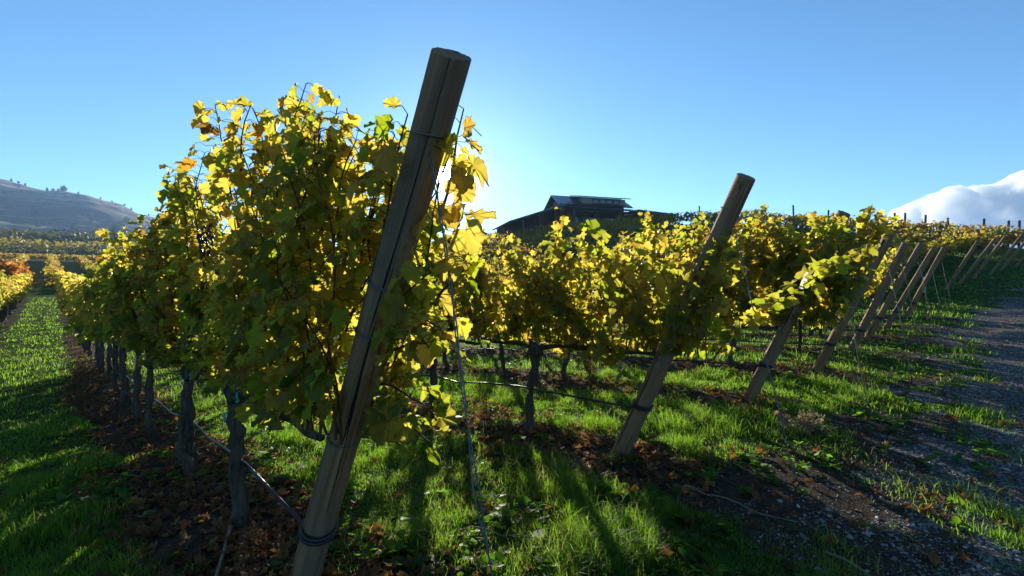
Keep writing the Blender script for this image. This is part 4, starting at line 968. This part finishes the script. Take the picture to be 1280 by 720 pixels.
def winery():
    bx, by = .168 * 80 + 1.2, 80.0; zb = 12.2
    t = tag(empty("winery", (bx, by, zb), (0, 0, R(16))), "dark-roofed winery with long porch and dormer on the hilltop", "building"); t.scale = (1.06, 1, .86)
    def part(nm, mb, mat, parent=None, smooth=False): return link(nm, mb.mesh(nm, mat, smooth), parent or t)
    def slab(quad, th):                      # sloping roof sheet with thickness, quad of four corners
        q = np.array(quad, float); n = np.cross(q[1] - q[0], q[3] - q[0]); n /= np.linalg.norm(n); n *= np.sign(n[2]) * th
        mb = MB(); mb.add(np.vstack([q, q + n]), [(3, 2, 1, 0), (4, 5, 6, 7), (0, 1, 5, 4), (1, 2, 6, 5), (2, 3, 7, 6), (3, 0, 4, 7)]); return mb
    # lower storey
    mb = MB(); mb.box((1.8, 3.2, -.2), (14.6, 9, 4.2)); part("wall", mb, M_WALL)
    mb = MB(); mb.box((0, 3.5, 3.2), (11.0, 6.2, 2.2)); part("upper_wall", mb, M_WALL)
    mb = MB(); mb.prism([(.2, 4.2), (6.8, 4.2), (3.5, 6.0)], 0, -5.5, 5.5); part("gable_wall", mb, M_WALL)
    # upper gable roof, ridge along local X, eaves front and back
    mb = slab([(-6.6, -.6, 3.55), (6.6, -.6, 3.55), (6.6, 3.5, 6.1), (-6.6, 3.5, 6.1)], .22); rf = part("roof", mb, M_ROOF)
    mb = slab([(6.6, 7.6, 3.55), (-6.6, 7.6, 3.55), (-6.6, 3.5, 6.1), (6.6, 3.5, 6.1)], .22); part("roof", mb, M_ROOF)
    # dormer with its strip window
    mb = MB(); mb.box((1.6, 1.4, 4.75), (8.0, 2.6, 1.25)); dm = part("dormer", mb, M_WALL)
    mb = slab([(-3.2, -.45, 5.42), (6.4, -.45, 5.42), (6.4, 3.4, 6.32), (-3.2, 3.4, 6.32)], .16); part("dormer_roof", mb, M_ROOF, dm)
    for k in range(4):
        cx = .1 + k * 1.28; mb = MB()
        for a, b in (((cx, .06, 5.13), (1.16, .12, .08)), ((cx, .06, 4.37), (1.16, .12, .08)), ((cx - .54, .06, 4.75), (.08, .12, .68)), ((cx + .54, .06, 4.75), (.08, .12, .68))): mb.box(a, b)
        w = part("window", mb, M_TIMBER, dm); mb = MB(); mb.box((cx, .075, 4.75), (1.0, .04, .68)); part("pane", mb, M_GLASS, w)
    # skirt roofs of the porch: front, left (long low wing), right wing
    mb = slab([(-6.1, -4.6, 2.15), (9.0, -4.6, 1.95), (6.6, .3, 3.35), (-6.1, .3, 3.35)], .2); part("porch_roof", mb, M_ROOF)
    mb = slab([(-15.8, 7.6, -.9), (-15.8, -4.3, -.9), (-5.9, -4.3, 3.2), (-5.9, 7.0, 3.2)], .22); part("wing_roof", mb, M_ROOF)
    mb = slab([(6.0, -3.6, 2.55), (13.6, -3.6, 1.95), (13.6, 6.5, 2.25), (6.0, 6.5, 2.95)], .2); part("wing_roof", mb, M_ROOF)
    mb = MB(); mb.box((9.9, 2.2, .0), (6.8, 7.0, 4.3)); part("wing_wall", mb, M_DARKWALL)
    mb = MB(); mb.prism([(-15.2, -3.6), (-5.7, -3.6), (-5.7, 3.2), (-15.2, -.72)], 1, 1.4, 7.0); part("wing_wall", mb, M_DARKWALL)
    mb = MB(); mb.box((1.4, -4.2, 1.80), (14.8, .28, .34)); part("porch_beam", mb, M_TIMBER)
    for cx in (-5.6, -1.9, 2.2, 6.4):
        mb = MB(); mb.box((cx, -4.2, -.2), (.42, .42, 3.76))
        for s in (-1, 1):
            mb.prism([(cx + s * .2, 1.0), (cx + s * .2, .8), (cx + s * .95, 1.66), (cx + s * .75, 1.66)], 1, -4.28, -4.12)
        part("porch_column", mb, M_TIMBER)
    for cx, ct in ((-8.4, 2.1), (-11.0, 1.0), (-13.6, -.1)):
        mb = MB(); mb.box((cx, -3.7, (ct - 3) / 2), (.4, .4, ct + 3)); part('porch_column', mb, M_TIMBER)
    for cx, w_ in ((-3.6, 2.0), (-.6, 2.4), (2.2, 2.6), (6.2, 2.0)):
        mb = MB()
        for a, b in (((cx, -1.33, 1.35), (w_, .1, .12)), ((cx, -1.33, -.9), (w_, .1, .12)), ((cx - w_ / 2, -1.33, .22), (.12, .1, 2.13)), ((cx + w_ / 2, -1.33, .22), (.12, .1, 2.13)), ((cx, -1.33, .22), (.1, .09, 2.13))): mb.box(a, b)
        w = part("window", mb, M_TIMBER); mb = MB(); mb.box((cx, -1.31, .22), (w_ - .1, .04, 2.2)); part("pane", mb, M_GLASS, w)
    mb = MB(); mb.box((8.9, -1.36, .2), (1.1, .12, 1.3)); w = part("window", mb, M_TIMBER)
    mb = MB(); mb.box((8.9, -1.43, .2), (.9, .03, 1.1)); part("pane", mb, M_GLASS, w)
    mb = MB(); mb.box((0, -2.8, -2.2), (20, 4.4, .3)); part("porch_floor", mb, M_TIMBER)
winery()

# ------------------------------------------------------------------ cloud and haze
def cloud():
    D = 5200.0; mb = MB(); rng = np.random.default_rng(3)
    def ball(c, r):
        f = np.sin(np.linspace(-math.pi / 2, math.pi / 2, 12)) * .999; pts = np.asarray(c)[None] + np.stack([f * 0, f * 0, f * r * .75], -1); mb.tube(pts, r * np.sqrt(1 - f * f * .997), 18)
    # (azimuth, elevation tangent of the top, radius)
    for a, e, r in ((38.6, .118, 90), (39.6, .127, 110), (41, .137, 130), (42.3, .146, 150), (43.6, .149, 160), (44.8, .154, 170), (46, .156, 190), (47.2, .160, 190), (48.6, .172, 180), (50, .172, 210), (51.5, .165, 220), (53.5, .160, 260), (56, .155, 260), (59, .14, 240)):
        for q in range(3):
            rr = r * (1 - .12 * q); dist = D + rng.normal(0, 120) + 160 * q; az = R(a + rng.normal(0, .25)); z = e * .955 * D - rr * .75 - q * 130 * (.6 + .4 * rng.random())
            ball((dist * math.sin(az), dist * math.cos(az), z), rr * 1.18)
            az2 = R(a + .6); ball((dist * math.sin(az2), dist * math.cos(az2), z - 190), r * 1.3)
    n = NT("cloud_vapour"); vo = n.n("ShaderNodeVolumePrincipled"); vo.inputs['Color'].default_value = (.93, .96, 1, 1); vo.inputs['Density'].default_value = .010; vo.inputs['Anisotropy'].default_value = .2
    dn = n.noise(.0052, 6, .62, n.pos(), .6); dn = n.ramp(dn, [(.40, (0, 0, 0)), (.60, (1, 1, 1))])
    n.l(n.math('MULTIPLY', dn, .020), vo.inputs['Density'])
    m = n.out(None, vo.outputs[0])
    o = link("cloud", mb.mesh("cloud", m)); tag(o, "white cumulus cloud bank rising behind the ridge at the right", "cloud", kind='stuff')
    r = o.modifiers.new("remesh", 'REMESH'); r.mode = 'VOXEL'; r.voxel_size = 16
    tx = bpy.data.textures.new("cloud_lumps", 'CLOUDS'); tx.noise_scale = 150; tx.noise_depth = 4
    d = o.modifiers.new("lumps", 'DISPLACE'); d.texture = tx; d.texture_coords = 'GLOBAL'; d.strength = 75; d.mid_level = .5
    t2 = bpy.data.textures.new('cloud_wisps', 'CLOUDS'); t2.noise_scale = 45; t2.noise_depth = 5
    d = o.modifiers.new('wisps', 'DISPLACE'); d.texture = t2; d.texture_coords = 'GLOBAL'; d.strength = 40; d.mid_level = .5
cloud()
def haze():
    n = NT("valley_haze"); vo = n.n("ShaderNodeVolumePrincipled"); vo.inputs['Color'].default_value = (.36, .60, 1, 1); vo.inputs['Density'].default_value = .00016; vo.inputs['Anisotropy'].default_value = .3
    mb = MB(); mb.box((0, 500, 120), (6600, 6600, 420))
    tag(link("haze", mb.mesh("haze", n.out(None, vo.outputs[0]), False)), "thin blue valley haze", "haze", kind='stuff')
haze()
